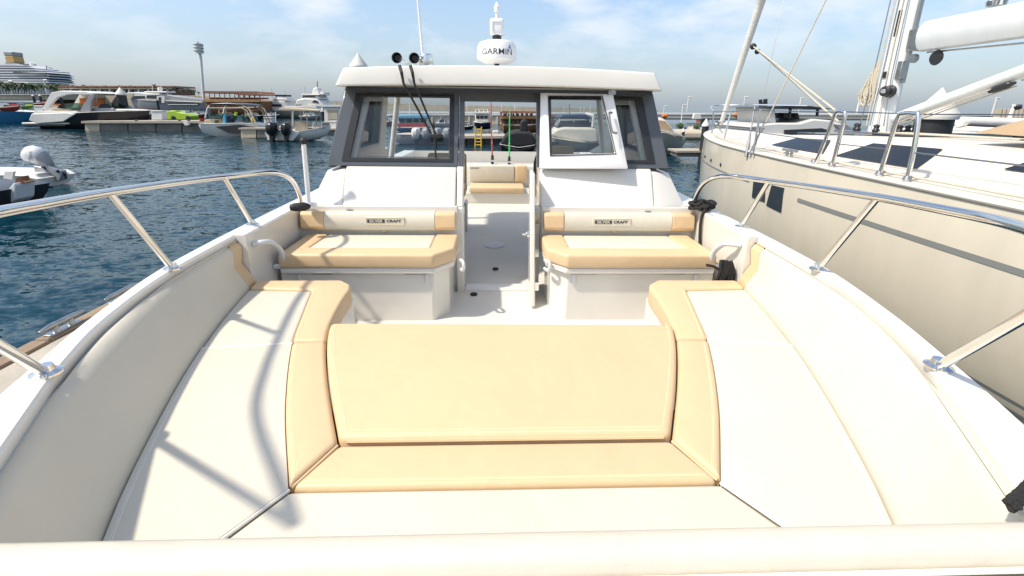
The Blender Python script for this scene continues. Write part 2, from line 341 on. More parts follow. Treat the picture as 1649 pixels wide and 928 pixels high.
# filler cushion in the middle of the U
fl=cushion('filler_cushion',[(-(SI(y)-.006),y) for y in ys(1.302,2.15,12)]+[(SI(y)-.006,y) for y in reversed(ys(1.302,2.12,12))],1.30,ZS+.022,'tan_vinyl',.024)
for k,(yy,zz_) in enumerate(((1.322,ZS+.0205),(1.335,ZS+.0225))):
    MB().tube([(x,yy+.0,zz_) for x in ys(-.535,.535,2)],.0022,5).build('stitching','tan_thread',fl)
for s in (-1,1):
    MB().tube([(s*(SI(y)-.038),y,ZS+.0215) for y in ys(1.34,2.13,12)],.002,5).build('stitching','tan_thread',fl)
MB().tube([(x,1.304,ZS+.004) for x in ys(-.54,.54,8)],.007,6).build('piping','tan_vinyl',fl,smooth=True)
MB().box((-.7,1.34,1.27),(.7,2.1,1.298)).build('table_top','gelcoat',boat)
MB().lathe([(.05,0),(.05,.34)],(0,1.7,ZF-.01)).build('table_leg','steel',boat,smooth=True)
# rope end lies on the bolster -> own thing below
# ---------------------------------------------------------------- aft facing seats on the cabin front
for s in (-1,1):
    xi=.355 if s<0 else .345; xo=1.56
    out=[(s*xo,3.08),(s*(xi+.13),3.08),(s*xi,3.24),(s*xi,3.62),(s*xo,3.62)]
    cab=[(s*(xo+.02),3.115),(s*(xi+.14),3.115),(s*(xi+.035),3.25),(s*(xi+.035),3.66),(s*(xo+.02),3.66)]
    MB().prism(cab,ZF-.02,1.325).build('seat_cabinet','gelcoat',boat,bevel=.012)
    lid=MB().prism([(s*(xo),3.072),(s*(xi+.12),3.072),(s*(xi-.008),3.235),(s*(xi-.008),3.64),(s*xo,3.64)],1.333,1.378).build('seat_lid','gelcoat',boat,bevel=.012)
    for xx in (1.28,.62): MB().box((s*xx-.07,3.095,1.322),(s*xx+.07,3.113,1.334)).build('hinge','dull_steel',lid)
    for xx in (1.44,.535): MB().box((s*xx-.012,3.098,1.24),(s*xx+.012,3.114,1.322)).build('latch','handle_white',lid,bevel=.004)
    w=.17; g=.002
    cushion('cushion_border',[(s*xo,3.06),(s*(xi+.125),3.06),(s*(xi-.012),3.22),(s*(xi-.012),3.60),(s*(xi+w),3.60),(s*(xi+w),3.235),(s*(xo-w+.02),3.235),(s*(xo-w),3.60),(s*xo,3.60)],1.38,1.485,'tan_vinyl',.020)
    cushion('seat_cushion',[(s*(xi+w+g),3.237),(s*(xo-w+.02-g),3.237),(s*(xo-w-g),3.60),(s*(xi+w+g),3.60)],1.38,1.479,'cream_vinyl',.016)
    # bulkhead behind the seat and its backrest
    MB().box((s*(xi+.0),3.64,1.30),(s*1.62,3.70,1.70)).build('bulkhead','gelcoat',boat)
    y0,y1=3.565,3.645
    def br(x): return [(s*x,y1,1.525),(s*x,y0+.012,1.522),(s*x,y0-.004,1.545),(s*x,y0,1.60),(s*x,y0+.008,1.65),(s*x,y0+.03,1.668),(s*x,y1,1.664)]
    b=MB().loft([br(x) for x in ys(xi+.175,xo-.155,10)]).build('backrest','cream_vinyl',boat,smooth='all')
    MB().loft([br(x) for x in ys(xi+.01,xi+.172,3)]).build('backrest_end','tan_vinyl',boat,smooth='all',bevel=.008)
    MB().loft([br(x) for x in ys(xo-.152,xo+.035,3)]).build('backrest_end','tan_vinyl',boat,smooth='all',bevel=.008)
    xc=s*.955+(.03 if s<0 else -.05)
    pl=MB().box((xc-.155,y0-.006,1.568),(xc+.155,y0+.01,1.632)).build('name_plate','cream_vinyl',boat,bevel=.004)
    MB().frame([(xc-.152,y0-.0065,1.571),(xc+.152,y0-.0065,1.571),(xc+.152,y0-.0065,1.629),(xc-.152,y0-.0065,1.629)],[(xc-.149,y0-.0065,1.574),(xc+.149,y0-.0065,1.574),(xc+.149,y0-.0065,1.626),(xc-.149,y0-.0065,1.626)],(0,-.0012,0)).build('plate_edge','tan_thread',pl)
    MB().box((xc-.138,y0-.008,1.586),(xc+.0,y0-.004,1.614)).build('plate_block','dark_print',pl)
    text_mesh('lettering','SILVER',.030,'cream_vinyl',pl,(xc-.069,y0-.0085,1.5995),(1,0,0),(0,0,1),.0006,.0006,widen=1.22)
    text_mesh('lettering','CRAFT',.030,'dark_print',pl,(xc+.070,y0-.0075,1.5995),(1,0,0),(0,0,1),.0006,.0008,shear=.15,widen=1.28)
    MB().box((s*.95-.02,3.622,1.488),(s*.95+.02,3.64,1.516)).build('snap_strap','tan_thread',boat,bevel=.006)
    # grab handle on the bulwark
    hx=WO(3.0)-.155
    P_=[(hx,2.86,1.62),(hx-.05,2.88,1.625),(hx-.075,2.95,1.60),(hx-.08,3.04,1.52),(hx-.075,3.08,1.43),(hx-.04,3.09,1.39),(hx,3.09,1.385)]
    MB().tube(smooth_path([(s*a,b_,c) for a,b_,c in P_],5),.019,10).build('grab_handle','handle_white',boat,smooth=True)
# ---------------------------------------------------------------- cabin
XI=.355; XR=.345
def face_pts(s,xi):   # sloped console front
    return [(s*xi,3.66,1.66),(s*1.27,3.66,1.66),(s*1.27,3.86,1.985),(s*xi,3.86,1.985)]
for s,xi in ((-1,.37),(1,.335)):
    mb=MB(); a=[(s*xi,3.645,1.30),(s*xi,3.662,1.675),(s*xi,3.70,1.72),(s*xi,3.83,1.965),(s*xi,3.865,1.995),(s*xi,4.2,1.995),(s*xi,4.2,1.30)]
    def rg(x,dy,zt): return [(s*x,y+dy,z if z<1.7 else 1.675+(z-1.675)*zt) for (_,y,z) in a]
    rings=[rg(xi,0,1),rg(1.24,0.0,1.0),rg(1.29,.0,1.0)]
    mb.loft(rings); mb.build('cabin_front','gelcoat',boat,smooth=True,bevel=.014,seg=3)
    # chamfered wing to the side
    w0=[(s*1.292,3.67,1.32),(s*1.292,3.69,1.69),(s*1.292,3.85,1.975),(s*1.292,4.25,1.975),(s*1.292,4.25,1.32)]
    w1=[(s*1.60,3.74,1.32),(s*1.585,3.76,1.69),(s*1.475,3.93,1.955),(s*1.455,4.25,1.965),(s*1.6,4.25,1.32)]
    MB().loft([w0,w1]).build('cabin_wing','gelcoat',boat,smooth=True,bevel=.02,seg=3)
    # side wall below the side windows
    MB().hexa([(s*1.53,4.24,ZF),(s*1.58,4.24,ZF),(s*1.58,5.9,ZF),(s*1.53,5.9,ZF),(s*1.40,4.24,1.97),(s*1.455,4.24,1.97),(s*1.455,5.9,1.97),(s*1.40,5.9,1.97)]).build('cabin_side','liner',boat)
    # oval scupper on the deck ledge
    MB().lathe([(.035,0),(.035,.006),(.02,.008),(.001,.004)],(s*1.22,3.66,1.672),n=16).build('deck_fitting','dull_steel',boat,smooth=True)
    # step floor inside and low lockers of the cabin
    MB().box((s*.47,4.2,ZF+.001),(s*1.52,5.0,1.55)).build('locker','gelcoat',boat,bevel=.02)
    MB().box((s*.36,4.0,1.80),(s*1.38,4.3,1.99)).build('dashboard','grey_far',boat,bevel=.03)
# door jambs
MB().box((-.37,3.655,ZF-.02),(-.305,3.80,1.69)).build('door_jamb','gelcoat',boat,bevel=.01)
MB().hexa([(-.365,3.70,1.69),(-.31,3.70,1.69),(-.31,3.82,1.69),(-.365,3.82,1.69),(-.365,3.86,2.0),(-.31,3.86,2.0),(-.31,3.98,2.0),(-.365,3.98,2.0)]).build('door_jamb','gelcoat',boat,bevel=.008)
MB().box((.29,3.68,ZF-.02),(.335,3.80,1.69)).build('door_jamb','gelcoat',boat,bevel=.008)
MB().box((-.305,3.66,ZF-.015),(.29,3.80,ZF+.02)).build('door_sill','gelcoat',boat,bevel=.008)
# open lower door leaf seen edge on, with hinges
dl=MB().hexa([(.235,3.30,ZF+.02),(.275,3.30,ZF+.02),(.282,3.68,ZF+.02),(.245,3.68,ZF+.02),(.235,3.62,1.98),(.275,3.62,1.98),(.282,3.86,1.98),(.245,3.86,1.98)]).build('door_leaf','gelcoat',boat,bevel=.01)
for z,y in ((1.10,3.42),(1.36,3.50),(1.62,3.56)):
    MB().lathe([(.012,0),(.012,.07)],(.285,y,z-.035),n=10).box((.268,y-.012,z-.035),(.31,y+.002,z+.035)).build('hinge','steel',dl,smooth=True)
MB().lathe([(.03,0),(.03,.02),(.014,.025),(.014,.06),(.001,.06)],(.235,3.56,1.50),axis=(-1,0,0),n=14).build('door_lock','steel',dl,smooth=True)
for s,x in ((-1,-.30),(1,.33)):
    MB().tube(smooth_path([(x,3.22,1.39),(x+.02,3.16,1.40),(x+.03,3.14,1.37),(x+.02,3.16,1.33),(x,3.22,1.325)],4),.012,8).build('grab_loop','handle_white',boat,smooth=True)
# windscreen frame, one per side: pillar + black ring + glass + inner liner
ZB,ZT=1.998,2.625; YB,YT=3.87,4.10
def wp(x,t,off=0): # point on the raked windscreen plane
    return (x,YB+(YT-YB)*t+off,ZB+(ZT-ZB)*t)
def quad(xb0,xb1,xt0,xt1,t0,t1,off): return [wp(xb0,t0,off),wp(xb1,t0,off),wp(xt1,t1,off),wp(xt0,t1,off)]
for s in (-1,1):
    O=quad(s*1.45,s*.36,s*1.325,s*.355,0,1,0); I=quad(s*1.315,s*.405,s*1.215,s*.40,.07,.93,0)
    MB().frame(O,I,(0,.05,0)).build('windscreen_frame','grey_paint',boat,bevel=.008)
    O2=quad(s*1.33,s*.40,s*1.228,s*.396,.062,.945,-.008); I2=quad(s*1.262,s*.436,s*1.168,s*.432,.105,.90,-.008)
    MB().frame(O2,I2,(0,.02,0)).build('window_surround','black_frame',boat,bevel=.003)
    g=quad(s*1.27,s*.43,s*1.175,s*.425,.10,.905,.004)
    MB().slab(g,(0,.005,0)).build('window_pane','glass',boat)
    O3=quad(s*1.262,s*.436,s*1.168,s*.432,.105,.90,.03); I3=quad(s*1.215,s*.442,s*1.125,s*.438,.11,.89,.03)
    MB().frame(O3,I3,(0,.05,0)).build('window_liner','liner',boat)
    # corner pillar running back
    MB().hexa([(s*1.447,YB+.002,ZB-.02),(s*1.40,YB+.06,ZB-.02),(s*1.40,YB+.3,ZB-.02),(s*1.452,YB+.3,ZB-.02),(s*1.322,YT+.002,ZT),(s*1.28,YT+.06,ZT),(s*1.28,YT+.25,ZT),(s*1.325,YT+.25,ZT)]).build('corner_pillar','grey_paint',boat,bevel=.01)
    # side window frames further aft
    def sw(y,t): return (s*(1.452-.125*t),y,1.965+(2.64-1.965)*t)
    MB().frame([sw(4.15,0),sw(5.75,0),sw(5.55,1),sw(4.33,1)],[sw(4.40,.12),sw(5.35,.12),sw(5.25,.88),sw(4.48,.88)],(-s*.05,0,0)).build('side_window_frame','liner',boat,bevel=.01)
    MB().frame([sw(4.39,.11),sw(5.36,.11),sw(5.26,.89),sw(4.47,.89)],[sw(4.46,.17),sw(5.29,.17),sw(5.20,.83),sw(4.53,.83)],(-s*.07,0,0)).build('side_window_rim','grey_far',boat,bevel=.012)
    MB().slab([sw(4.41,.13),sw(5.34,.13),sw(5.24,.87),sw(4.49,.87)],(-s*.006,0,0)).build('side_pane','green_glass',boat)
# header above the door and door posts
MB().hexa([(-.352,YT-.035,2.53),(.352,YT-.035,2.53),(.352,YT+.05,2.53),(-.352,YT+.05,2.53),(-.352,YT,2.64),(.352,YT,2.64),(.352,YT+.08,2.64),(-.352,YT+.08,2.64)]).build('door_header','grey_paint',boat,bevel=.006)
for s in (-1,1):
    MB().hexa([(s*.352,YB+.0,ZB),(s*.31,YB,ZB),(s*.31,YB+.06,ZB),(s*.352,YB+.06,ZB),(s*.35,YT-.04,2.55),(s*.308,YT-.04,2.55),(s*.308,YT+.03,2.55),(s*.35,YT+.03,2.55)]).build('door_post','grey_paint',boat,bevel=.004)
# open upper door leaf folded over the right windscreen
A=[(.325,3.79,1.995),(1.055,3.73,2.01),(.925,3.97,2.675),(.335,4.0,2.645)]
Bq=[(.412,3.795,2.11),(.945,3.755,2.135),(.845,3.955,2.585),(.40,3.985,2.58)]
ul=MB().frame(A,Bq,(0,.045,0)).build('upper_door_leaf','plastic_white',boat,bevel=.010,seg=3)
MB().slab([(.405,3.815,2.10),(.955,3.775,2.125),(.855,3.975,2.595),(.392,4.005,2.59)],(0,.005,0)).build('door_pane','glass',ul)
MB().frame([(.408,3.790,2.104),(.951,3.75,2.129),(.851,3.95,2.591),(.396,3.98,2.586)],[(.413,3.790,2.110),(.945,3.75,2.135),(.845,3.95,2.584),(.401,3.98,2.579)],(0,.01,0)).build('door_gasket','black_rubber',ul)
hp=[Vector((.915,3.86,2.455)),Vector((.880,3.80,2.45)),Vector((.883,3.765,2.38)),Vector((.905,3.76,2.31)),Vector((.952,3.80,2.295))]
MB().tube(smooth_path(hp,4),.010,8).build('door_handle','dull_steel',ul,smooth=True)
MB().box((.895,3.93,2.60),(.955,3.955,2.69)).lathe([(.016,0),(.016,.02),(.001,.02)],(.925,3.93,2.635),axis=(0,-1,0),n=10).build('catch','dull_steel',ul)
# roof
def roofring(y,inset,ins2):
    P=[]; n=14; hw=1.345-inset; ht=1.275-ins2
    for i in range(n+1):
        u=-1+2*i/n; P.append((hw*u,y,2.632+.02*(1-u*u)))
    for i in range(n+1):
        u=1-2*i/n; P.append((ht*u,y+(.03 if ins2<.2 else 0),2.775+.035*(1-u*u)))
    return P
mb=MB(); mb.loft([roofring(3.86,.03,.02),roofring(3.92,.0,0),roofring(5.0,0,0),roofring(6.15,.02,.02),roofring(6.25,.07,.07)])
mb.build('roof','gelcoat',boat,smooth=True,bevel=.016,seg=3)
MB().box((-1.27,3.95,2.612),(1.27,6.1,2.645)).build('headliner','liner',boat)
MB().box((-1.26,3.935,2.605),(1.26,3.96,2.632)).build('roof_seal','black_frame',boat)
# aft posts of the hardtop
for s in (-1,1):
    MB().tube([(s*1.45,6.1,1.6),(s*1.25,5.95,2.64)],.035,10).build('roof_post','liner',boat,smooth=True)
# interior: seats, helm rail, aft bench
MB().box((-.80,4.75,1.56),(-.36,5.15,1.66)).build('companion_seat','tan_vinyl',boat,bevel=.03,seg=3)
MB().box((-.80,5.14,1.60),(-.37,5.24,1.98)).build('companion_back','tan_vinyl',boat,bevel=.03,seg=3)
MB().hexa([(.40,5.0,1.5),(.9,5.0,1.5),(.9,5.4,1.5),(.40,5.4,1.5),(.36,4.98,1.74),(.9,4.98,1.74),(.9,5.42,1.74),(.36,5.42,1.74)]).build('helm_seat','tan_vinyl',boat,bevel=.05,seg=3)
MB().hexa([(.42,5.38,1.72),(.9,5.38,1.72),(.9,5.48,1.72),(.42,5.48,1.72),(.46,5.42,2.05),(.88,5.42,2.05),(.88,5.5,2.05),(.46,5.5,2.05)]).build('helm_back','tan_vinyl',boat,bevel=.03,seg=3)
MB().tube(smooth_path([(.40,4.9,1.74),(.385,4.88,1.90),(.42,4.86,2.02),(.50,4.86,2.10),(.62,4.86,2.13)],5),.022,10).build('helm_rail','grey_paint',boat,smooth=True)
bn=MB().box((-1.2,7.35,ZF),(1.2,7.95,1.13)).build('aft_bench','gelcoat',boat,bevel=.015)
MB().box((-.47,7.30,1.135),(.43,7.75,1.225)).build('bench_cushion','tan_vinyl',bn,bevel=.025,seg=3)
MB().box((-.5,7.80,1.22),(.29,7.92,1.52)).build('bench_back','cream_vinyl',bn,bevel=.03,seg=3)
MB().box((.295,7.80,1.22),(.50,7.92,1.52)).build('bench_back_end','tan_vinyl',bn,bevel=.03,seg=3)
MB().box((-1.5,7.93,ZF),(1.5,8.4,1.50)).build('transom','gelcoat',boat,bevel=.03,seg=3)
text_mesh('lettering','SILVERCRAFT',.028,'dark_print',bn,(-.40,7.798,1.47),(1,0,0),(0,0,1),.0008)
MB().box((-.44,5.6,ZF),(-.40,5.85,1.32)).build('locker_edge','handle_white',boat,bevel=.01)
# ---------------------------------------------------------------- bow rails
for s in (-1,1):
    pts=[(1.145,.785,2.222),(1.21,.88,2.224),(1.45,1.25,2.19),(1.545,1.55,2.165),(1.61,1.88,2.14),(1.675,2.35,2.10),(1.675,2.78,2.066),(1.61,3.02,2.055),(1.565,3.22,2.03),(1.56,3.42,1.95),(1.585,3.58,1.82),(1.60,3.64,ZG)]
    rail=MB().tube(smooth_path([(s*a,b,c) for a,b,c in pts],6),.0175,12).build('bow_rail','steel',boat,smooth=True)
    for (a,b),(c,d,e) in (((1.40,1.26),(1.145,.785,2.222)),((1.64,2.18),(1.61,1.88,2.14)),((1.69,3.05),(1.672,2.78,2.066))):
        p=MB().tube([(s*a,b,ZG),(s*c,d,e)],.0145,12).build('rail_post','steel',boat,smooth=True)
        MB().lathe([(.040,0),(.040,.006),(.024,.014),(.020,.030),(.001,.03)],(s*a,b,ZG),n=18).build('post_foot','steel',p,smooth=True)
    MB().lathe([(.036,0),(.036,.006),(.022,.012),(.001,.012)],(s*1.60,3.64,ZG),n=16).build('rail_foot','steel',boat,smooth=True)
# ---------------------------------------------------------------- roof gear
for x in (-.845,-.705):
    horn=MB().lathe([(.010,.34),(.019,.2),(.026,.08),(.038,.02),(.047,0),(.042,.0),(.030,.04),(.014,.10),(.001,.11)],(x,3.97,2.862),axis=(.0,1,0),n=20).build('horn','steel',boat,smooth=True)
    MB().lathe([(.024,0),(.013,.045),(.001,.046)],(x,4.005,2.862),axis=(0,1,0),n=16).build('horn_throat','black_rubber',horn,smooth=True)
MB().box((-.80,4.05,2.79),(-.74,4.2,2.84)).lathe([(.055,0),(.06,.05),(.055,.10),(.001,.11)],(-.62,4.06,2.80)).build('horn_bracket','steel',boat,bevel=.006)
MB().lathe([(.03,0),(.03,.05),(.012,.07),(.010,.5),(.008,1.9),(.001,1.9)],(-.678,4.3,2.80),axis=(-.055,0,1),n=10).build('whip_antenna','plastic_white',boat,smooth=True)
RD=(-.032,5.4)
rad=MB().lathe([(.001,2.945),(.13,2.948),(.17,2.965),(.218,2.99),(.222,3.02),(.214,3.12),(.19,3.165),(.12,3.188),(.05,3.195),(.001,3.195)],(RD[0],RD[1],0),n=36).build('radar_dome','plastic_white',boat,smooth=True)
MB().lathe([(.035,2.79),(.028,2.95)],(*RD,0),n=14).build('radar_stem','black_frame',rad,smooth=True)
MB().lathe([(.05,3.19),(.05,3.235),(.001,3.235)],(*RD,0),n=14).build('light_base','black_frame',rad,smooth=True)
MB().box((RD[0]-.075,RD[1]-.05,3.235),(RD[0]+.075,RD[1]+.05,3.41)).build('flood_light','plastic_white',rad,bevel=.025,seg=3)
MB().frame([(RD[0]-.052,RD[1]-.052,3.27),(RD[0]+.052,RD[1]-.052,3.27),(RD[0]+.052,RD[1]-.052,3.375),(RD[0]-.052,RD[1]-.052,3.375)],[(RD[0]-.044,RD[1]-.052,3.278),(RD[0]+.044,RD[1]-.052,3.278),(RD[0]+.044,RD[1]-.052,3.367),(RD[0]-.044,RD[1]-.052,3.367)],(0,-.006,0)).build('light_bezel','handle_white',rad)
MB().lathe([(.018,3.41),(.018,3.47),(.03,3.475),(.034,3.53),(.02,3.545),(.012,3.57),(.001,3.57)],(*RD,0),n=14).build('mast_light','plastic_white',rad,smooth=True)
# lettering wrapped round the dome
def wrap_text(body,size,z,ang0):
    o=text_mesh('lettering',body,size,'dark_print',rad,(0,0,0),(1,0,0),(0,0,1),.0012,.0006,widen=1.15)
    off=rad.location+boat.location
    for v in o.data.vertices:
        c=v.co+off; a=ang0+c.x/.225; rr=.2215-(.008*max(0,(c.z+z-3.02)/.1))+(-c.y)*1.0
        v.co=Vector((RD[0]+rr*math.sin(a),RD[1]-rr*math.cos(a),z+c.z))-off
wrap_text('GARMIN',.085,3.052,.02)
def onr(a,z): return (RD[0]+.2195*math.sin(a),RD[1]-.2195*math.cos(a),z)
MB().slab([onr(.60,3.088),onr(.74,3.088),onr(.68,3.135)],(.002,-.002,0)).build('emblem','blue_print',rad)
# wipers hanging over the left windscreen
for x0,x1,xb in ((-.80,-.58,-.55),(-.715,-.545,-.545)):
    wa=MB().tube([(x0,3.84,2.79),(x0+.02,3.80,2.74),(x0+.03,3.81,2.66),(x1,3.93,2.26)],[.014,.013,.010,.007],8).build('wiper_arm','black_frame',boat,smooth=True)
MB().box((-.60,3.895,2.235),(-.49,3.93,2.262)).build('wiper_joint','black_rubber',boat,bevel=.005)
MB().tube([(-.56,3.925,2.36),(-.552,3.905,2.24),(-.545,3.885,2.07)],.008,8).build('wiper_blade','black_rubber',boat,smooth=True)
# stern light pole stowed on the left side deck
q0=at(497,325,Y=3.66); q1=at(489,232,Y=3.62)
pl=MB().tube([q0,q1],.018,12).build('light_pole','plastic_white',boat,smooth=True)
MB().lathe([(.024,0),(.026,.03),(.012,.045),(.001,.046)],q1,n=12).build('pole_cap','black_rubber',pl,smooth=True)
# ---------------------------------------------------------------- loose things on the boat
def rope(name,label,pts,r,m,cat='rope',n=5): return tag(MB().tube(smooth_path(pts,n),r,8).build(name,m,smooth=True),label,cat)
fe=at(483,330,Z=ZG+.05); MB().ball(fe,.045,sz=.8)
fd=MB().lathe([(.001,-.075),(.022,-.07),(.032,-.04),(.034,.03),(.022,.06),(.008,.075),(.001,.075)],(fe.x,fe.y,ZG+.034),axis=(1,.5,0),n=14).build('fender','black_rubber',smooth=True); tag(fd,'small black fender lying on the left gunwale beside the white pole','fender')
bx=at(500,330,Z=ZG+.03); bo=thing('navigation_light','small red and white navigation light on the left gunwale by the cabin','light',(bx.x,bx.y,ZG))
MB().box((bx.x-.045,bx.y-.03,ZG),(bx.x+.045,bx.y+.03,ZG+.05)).build('housing','plastic_white',bo,bevel=.01)
MB().box((bx.x-.03,bx.y-.034,ZG+.012),(bx.x-.005,bx.y-.031,ZG+.045)).build('lens','orange_far',bo)
c=at(1130,335,Z=ZG+.02)
pts=[]
for k in range(64):
    a=k*.62; rr_=.055+.028*math.sin(k*1.7); pts.append((c.x+rr_*1.25*math.cos(a),c.y+rr_*math.sin(a),ZG+.02+.05*(k/64)+.012*math.sin(k*2.3)))
hx=WO(3.4)-.152
pts+=[(hx+.02,3.50,ZG+.03),(hx-.012,3.47,ZG-.02),(hx-.02,3.46,1.60),(hx-.018,3.44,1.48),(hx-.02,3.40,1.40)]
rope('mooring_rope','black rope coiled on the right gunwale, its end hanging over the bulwark',pts,.012,'black_rope')
c=at(1166,440,X=WO(3.05)-.24); mbk=MB()
for k in range(7):
    o=(k-3)*.011
    mbk.tube(smooth_path([(c.x+o,c.y+.02*math.sin(k),c.z+.09),(c.x+o*1.6+.01,c.y-.02,c.z+.0),(c.x+o*1.9,c.y-.015+.02*math.cos(k*2),c.z-.10),(c.x+o*1.2+.015,c.y+.01,c.z-.02),(c.x+o*.6,c.y+.03,c.z+.08)],5),.010,6)
mbk.tube(smooth_path([(c.x-.03,c.y,c.z+.02),(c.x-.09,c.y-.02,c.z+.055),(c.x-.14,c.y-.02,c.z+.065)],4),.010,6)
tag(mbk.build('rope_bundle','black_rope',smooth=True),'bundle of black rope hung from the right grab handle','rope')
e0=at(1628,815,Z=ZG+.012); e1=at(1660,785,Z=ZG+.012)
rp_=[e0+(e1-e0)*t for t in (0,.3,.7,1,1.6,2.6)]
ro=MB()
for ph in (0,2.1,4.2):
    P2=[]; dirv=(e1-e0).normalized(); sd=Vector((-dirv.y,dirv.x,0))
    for k in range(46):
        t=k/45; p=e0+(e1-e0)*2.6*t; a=ph+k*.55; P2.append(p+sd*.007*math.cos(a)+Vector((0,0,1))*(.007*math.sin(a)))
    ro.tube(P2,.0085,6)
tag(ro.build('rope_end','black_rope',smooth=True),'cut end of a thick black braided rope on the cream bolster at right','rope')
for (x0,y0,x1,y1,m_,nm,lb) in ((793,255,790,150,'red_line','fishing_rod','fishing rod with reddish line standing on the stern, left of the two'),(820,257,821,150,'green_line','fishing_rod','fishing rod with bright green line standing on the stern, right of the two')):
    a=at(x0,y0+8,Y=8.15); b=at(x1,y1,Y=8.15); r_=thing(nm,lb,'fishing rod',a,'fishing rods on the stern')
    MB().tube([a,b],[.014,.006],8).build('rod_blank',m_,r_,smooth=True)
    MB().tube([a-Vector((0,0,.12)),a+Vector((0,0,.14))],.024,10).build('rod_grip','black_rubber',r_,smooth=True)
    MB().lathe([(.04,-.03),(.02,-.02),(.02,.02),(.04,.03)],a+Vector((0,-.05,.05)),axis=(1,0,0),n=12).build('reel','steel',r_,smooth=True)
    for t in (.3,.5,.68,.85):
        p=a+(b-a)*t; MB().lathe([(.012,-.004),(.016,0),(.012,.004)],p+Vector((0,-.02,0)),axis=(0,0,1),n=8).build('line_guide','steel',r_)
# ================================================================ the finger dock on the left
dock=thing('finger_dock','concrete finger dock with timber edge beside the left gunwale','dock',(-3,4,0))
MB().box((-3.68,-6,.25),(-1.99,9.0,.585)).build('deck_slab','concrete',dock,bevel=.02)
for k in range(8):
    MB().box((-3.83,-6+k*1.9,.36),(-3.69,-6+k*1.9+1.885,.60)).build('edge_plank','timber',dock,bevel=.012)
for k in range(4):
    MB().box((-3.66,-4+k*3.4,-.5),(-2.05,-2.2+k*3.4,.245)).build('float','pontoon_side',dock)
for px_,py_ in ((186,480),(104,529)):
    q=at(px_,py_,Z=.6); q.x=-3.755
    c_=MB(); c_.tube([(q.x,q.y-.21,.665),(q.x,q.y-.12,.672),(q.x,q.y+.12,.672),(q.x,q.y+.21,.665)],[.012,.024,.024,.012],10)
    for d_ in (-.07,.07): c_.lathe([(.04,0),(.022,.03),(.022,.075)],(q.x,q.y+d_,.60),n=10)
    c_.box((q.x-.04,q.y-.15,.60),(q.x+.04,q.y+.15,.612)); c_.build('dock_cleat','dull_steel',dock,smooth=True,bevel=.004)
# ================================================================ the sailing yacht moored on the right
XC=5.9
yacht=thing('sailing_yacht','large cream sailing yacht moored close on the right, boom and mast overhead','sailboat',(XC,4,0))
HB=tab([(-3,2.0),(0,2.12),(2,2.15),(4,2.13),(6,2.05),(8,1.84),(9,1.64),(10,1.34),(11,.93),(11.8,.48),(12.3,.10)])
SH=tab([(-3,1.80),(0,1.81),(4,1.845),(8,1.87),(10,1.90),(12.3,1.95)])
def hullpt(y,z,s=-1,off=0):
    h=HB(y); k=max(0,min(1,(y-9)/3.3)); S=SH(y)
    zs=[S,1.4,.8,.35,0,-.5]; fs=[1,1.015,1.0,.945,.85,.35]
    fs=[f+(1-f)*0 - (.10*k*(1 if i>2 else .4) if i>1 else 0) for i,f in enumerate(fs)]
    for i in range(5):
        if zs[i]>=z>=zs[i+1] or i==4:
            t=(zs[i]-z)/(zs[i]-zs[i+1]); f=fs[i]+(fs[i+1]-fs[i])*t; break
    return (XC+s*(h*max(f,.02)+off),y,z)
YS=ys(-3,12.3,51)
ZL=lambda y:[SH(y),1.62,1.4,1.1,.8,.55,.35,.15,0,-.5]
mb=MB(); mb.loft([[hullpt(y,z,-1) for z in ZL(y)]+[hullpt(y,z,1) for z in reversed(ZL(y))] for y in YS],closed=False)
mb.build('hull','yacht_hull',yacht,smooth='all')
# deck with rounded edge
def deckring(y):
    h=HB(y); S=SH(y); P=[]
    for i in range(13):
        u=-1+i/6; e=abs(u)
        P.append((XC+u*h,y,S+(.03*(1-e**4))+.02*(1-e*e)))
    return P
MB().loft([deckring(y) for y in YS],closed=False).build('deck','yacht_deck',yacht,smooth='all')
# rub strake / toe rail
MB().tube([ (hullpt(y,SH(y)-.01)[0]-.004,y,SH(y)-.005) for y in YS],.022,8).build('toe_rail','yacht_deck',yacht,smooth=True)
def strip(name,z0,z1,y0,y1,m,off=.005,n=30):
    MB().loft([[hullpt(y,z0,-1,off),hullpt(y,z1,-1,off)] for y in ys(y0,y1,n)],closed=False).build(name,m,yacht)
strip('cove_stripe',1.375,1.425,-3,5.55,'stripe_grey'); strip('cove_stripe',1.40,1.425,6.9,11.4,'stripe_grey')
strip('boot_stripe',.30,.42,-3,11.8,'stripe_grey'); strip('boot_stripe',.02,.20,-3,11.9,'stripe_grey')
# hull windows
def hw(x0,y0,x1,y1,x2,y2,x3,y3):
    q=[at(x,y,X=XC-HB(5.9)*1.012) for x,y in ((x0,y0),(x1,y1),(x2,y2),(x3,y3))]
    q=[Vector(hullpt(p.y,p.z,-1,.006)) for p in q]; MB().slab(q,(-.006,0,0)).build('hull_window','dark_glass',yacht,bevel=.004)
hw(1207,290,1231,291,1228,326,1204,318); hw(1241,298,1264,303,1258,343,1231,331)
for px_,py_ in ((1138,258),(1157,257),(1176,267)):
    p=at(px_,py_,X=4.45); yy=9.6 if px_<1150 else (8.9 if px_<1170 else 8.2); h=hullpt(yy,1.52,-1,.008)
    MB().lathe([(.035,0),(.028,.012),(.001,.008)],h,axis=(-1,.25,0),n=12).build('hull_port','black_frame',yacht,smooth=True)
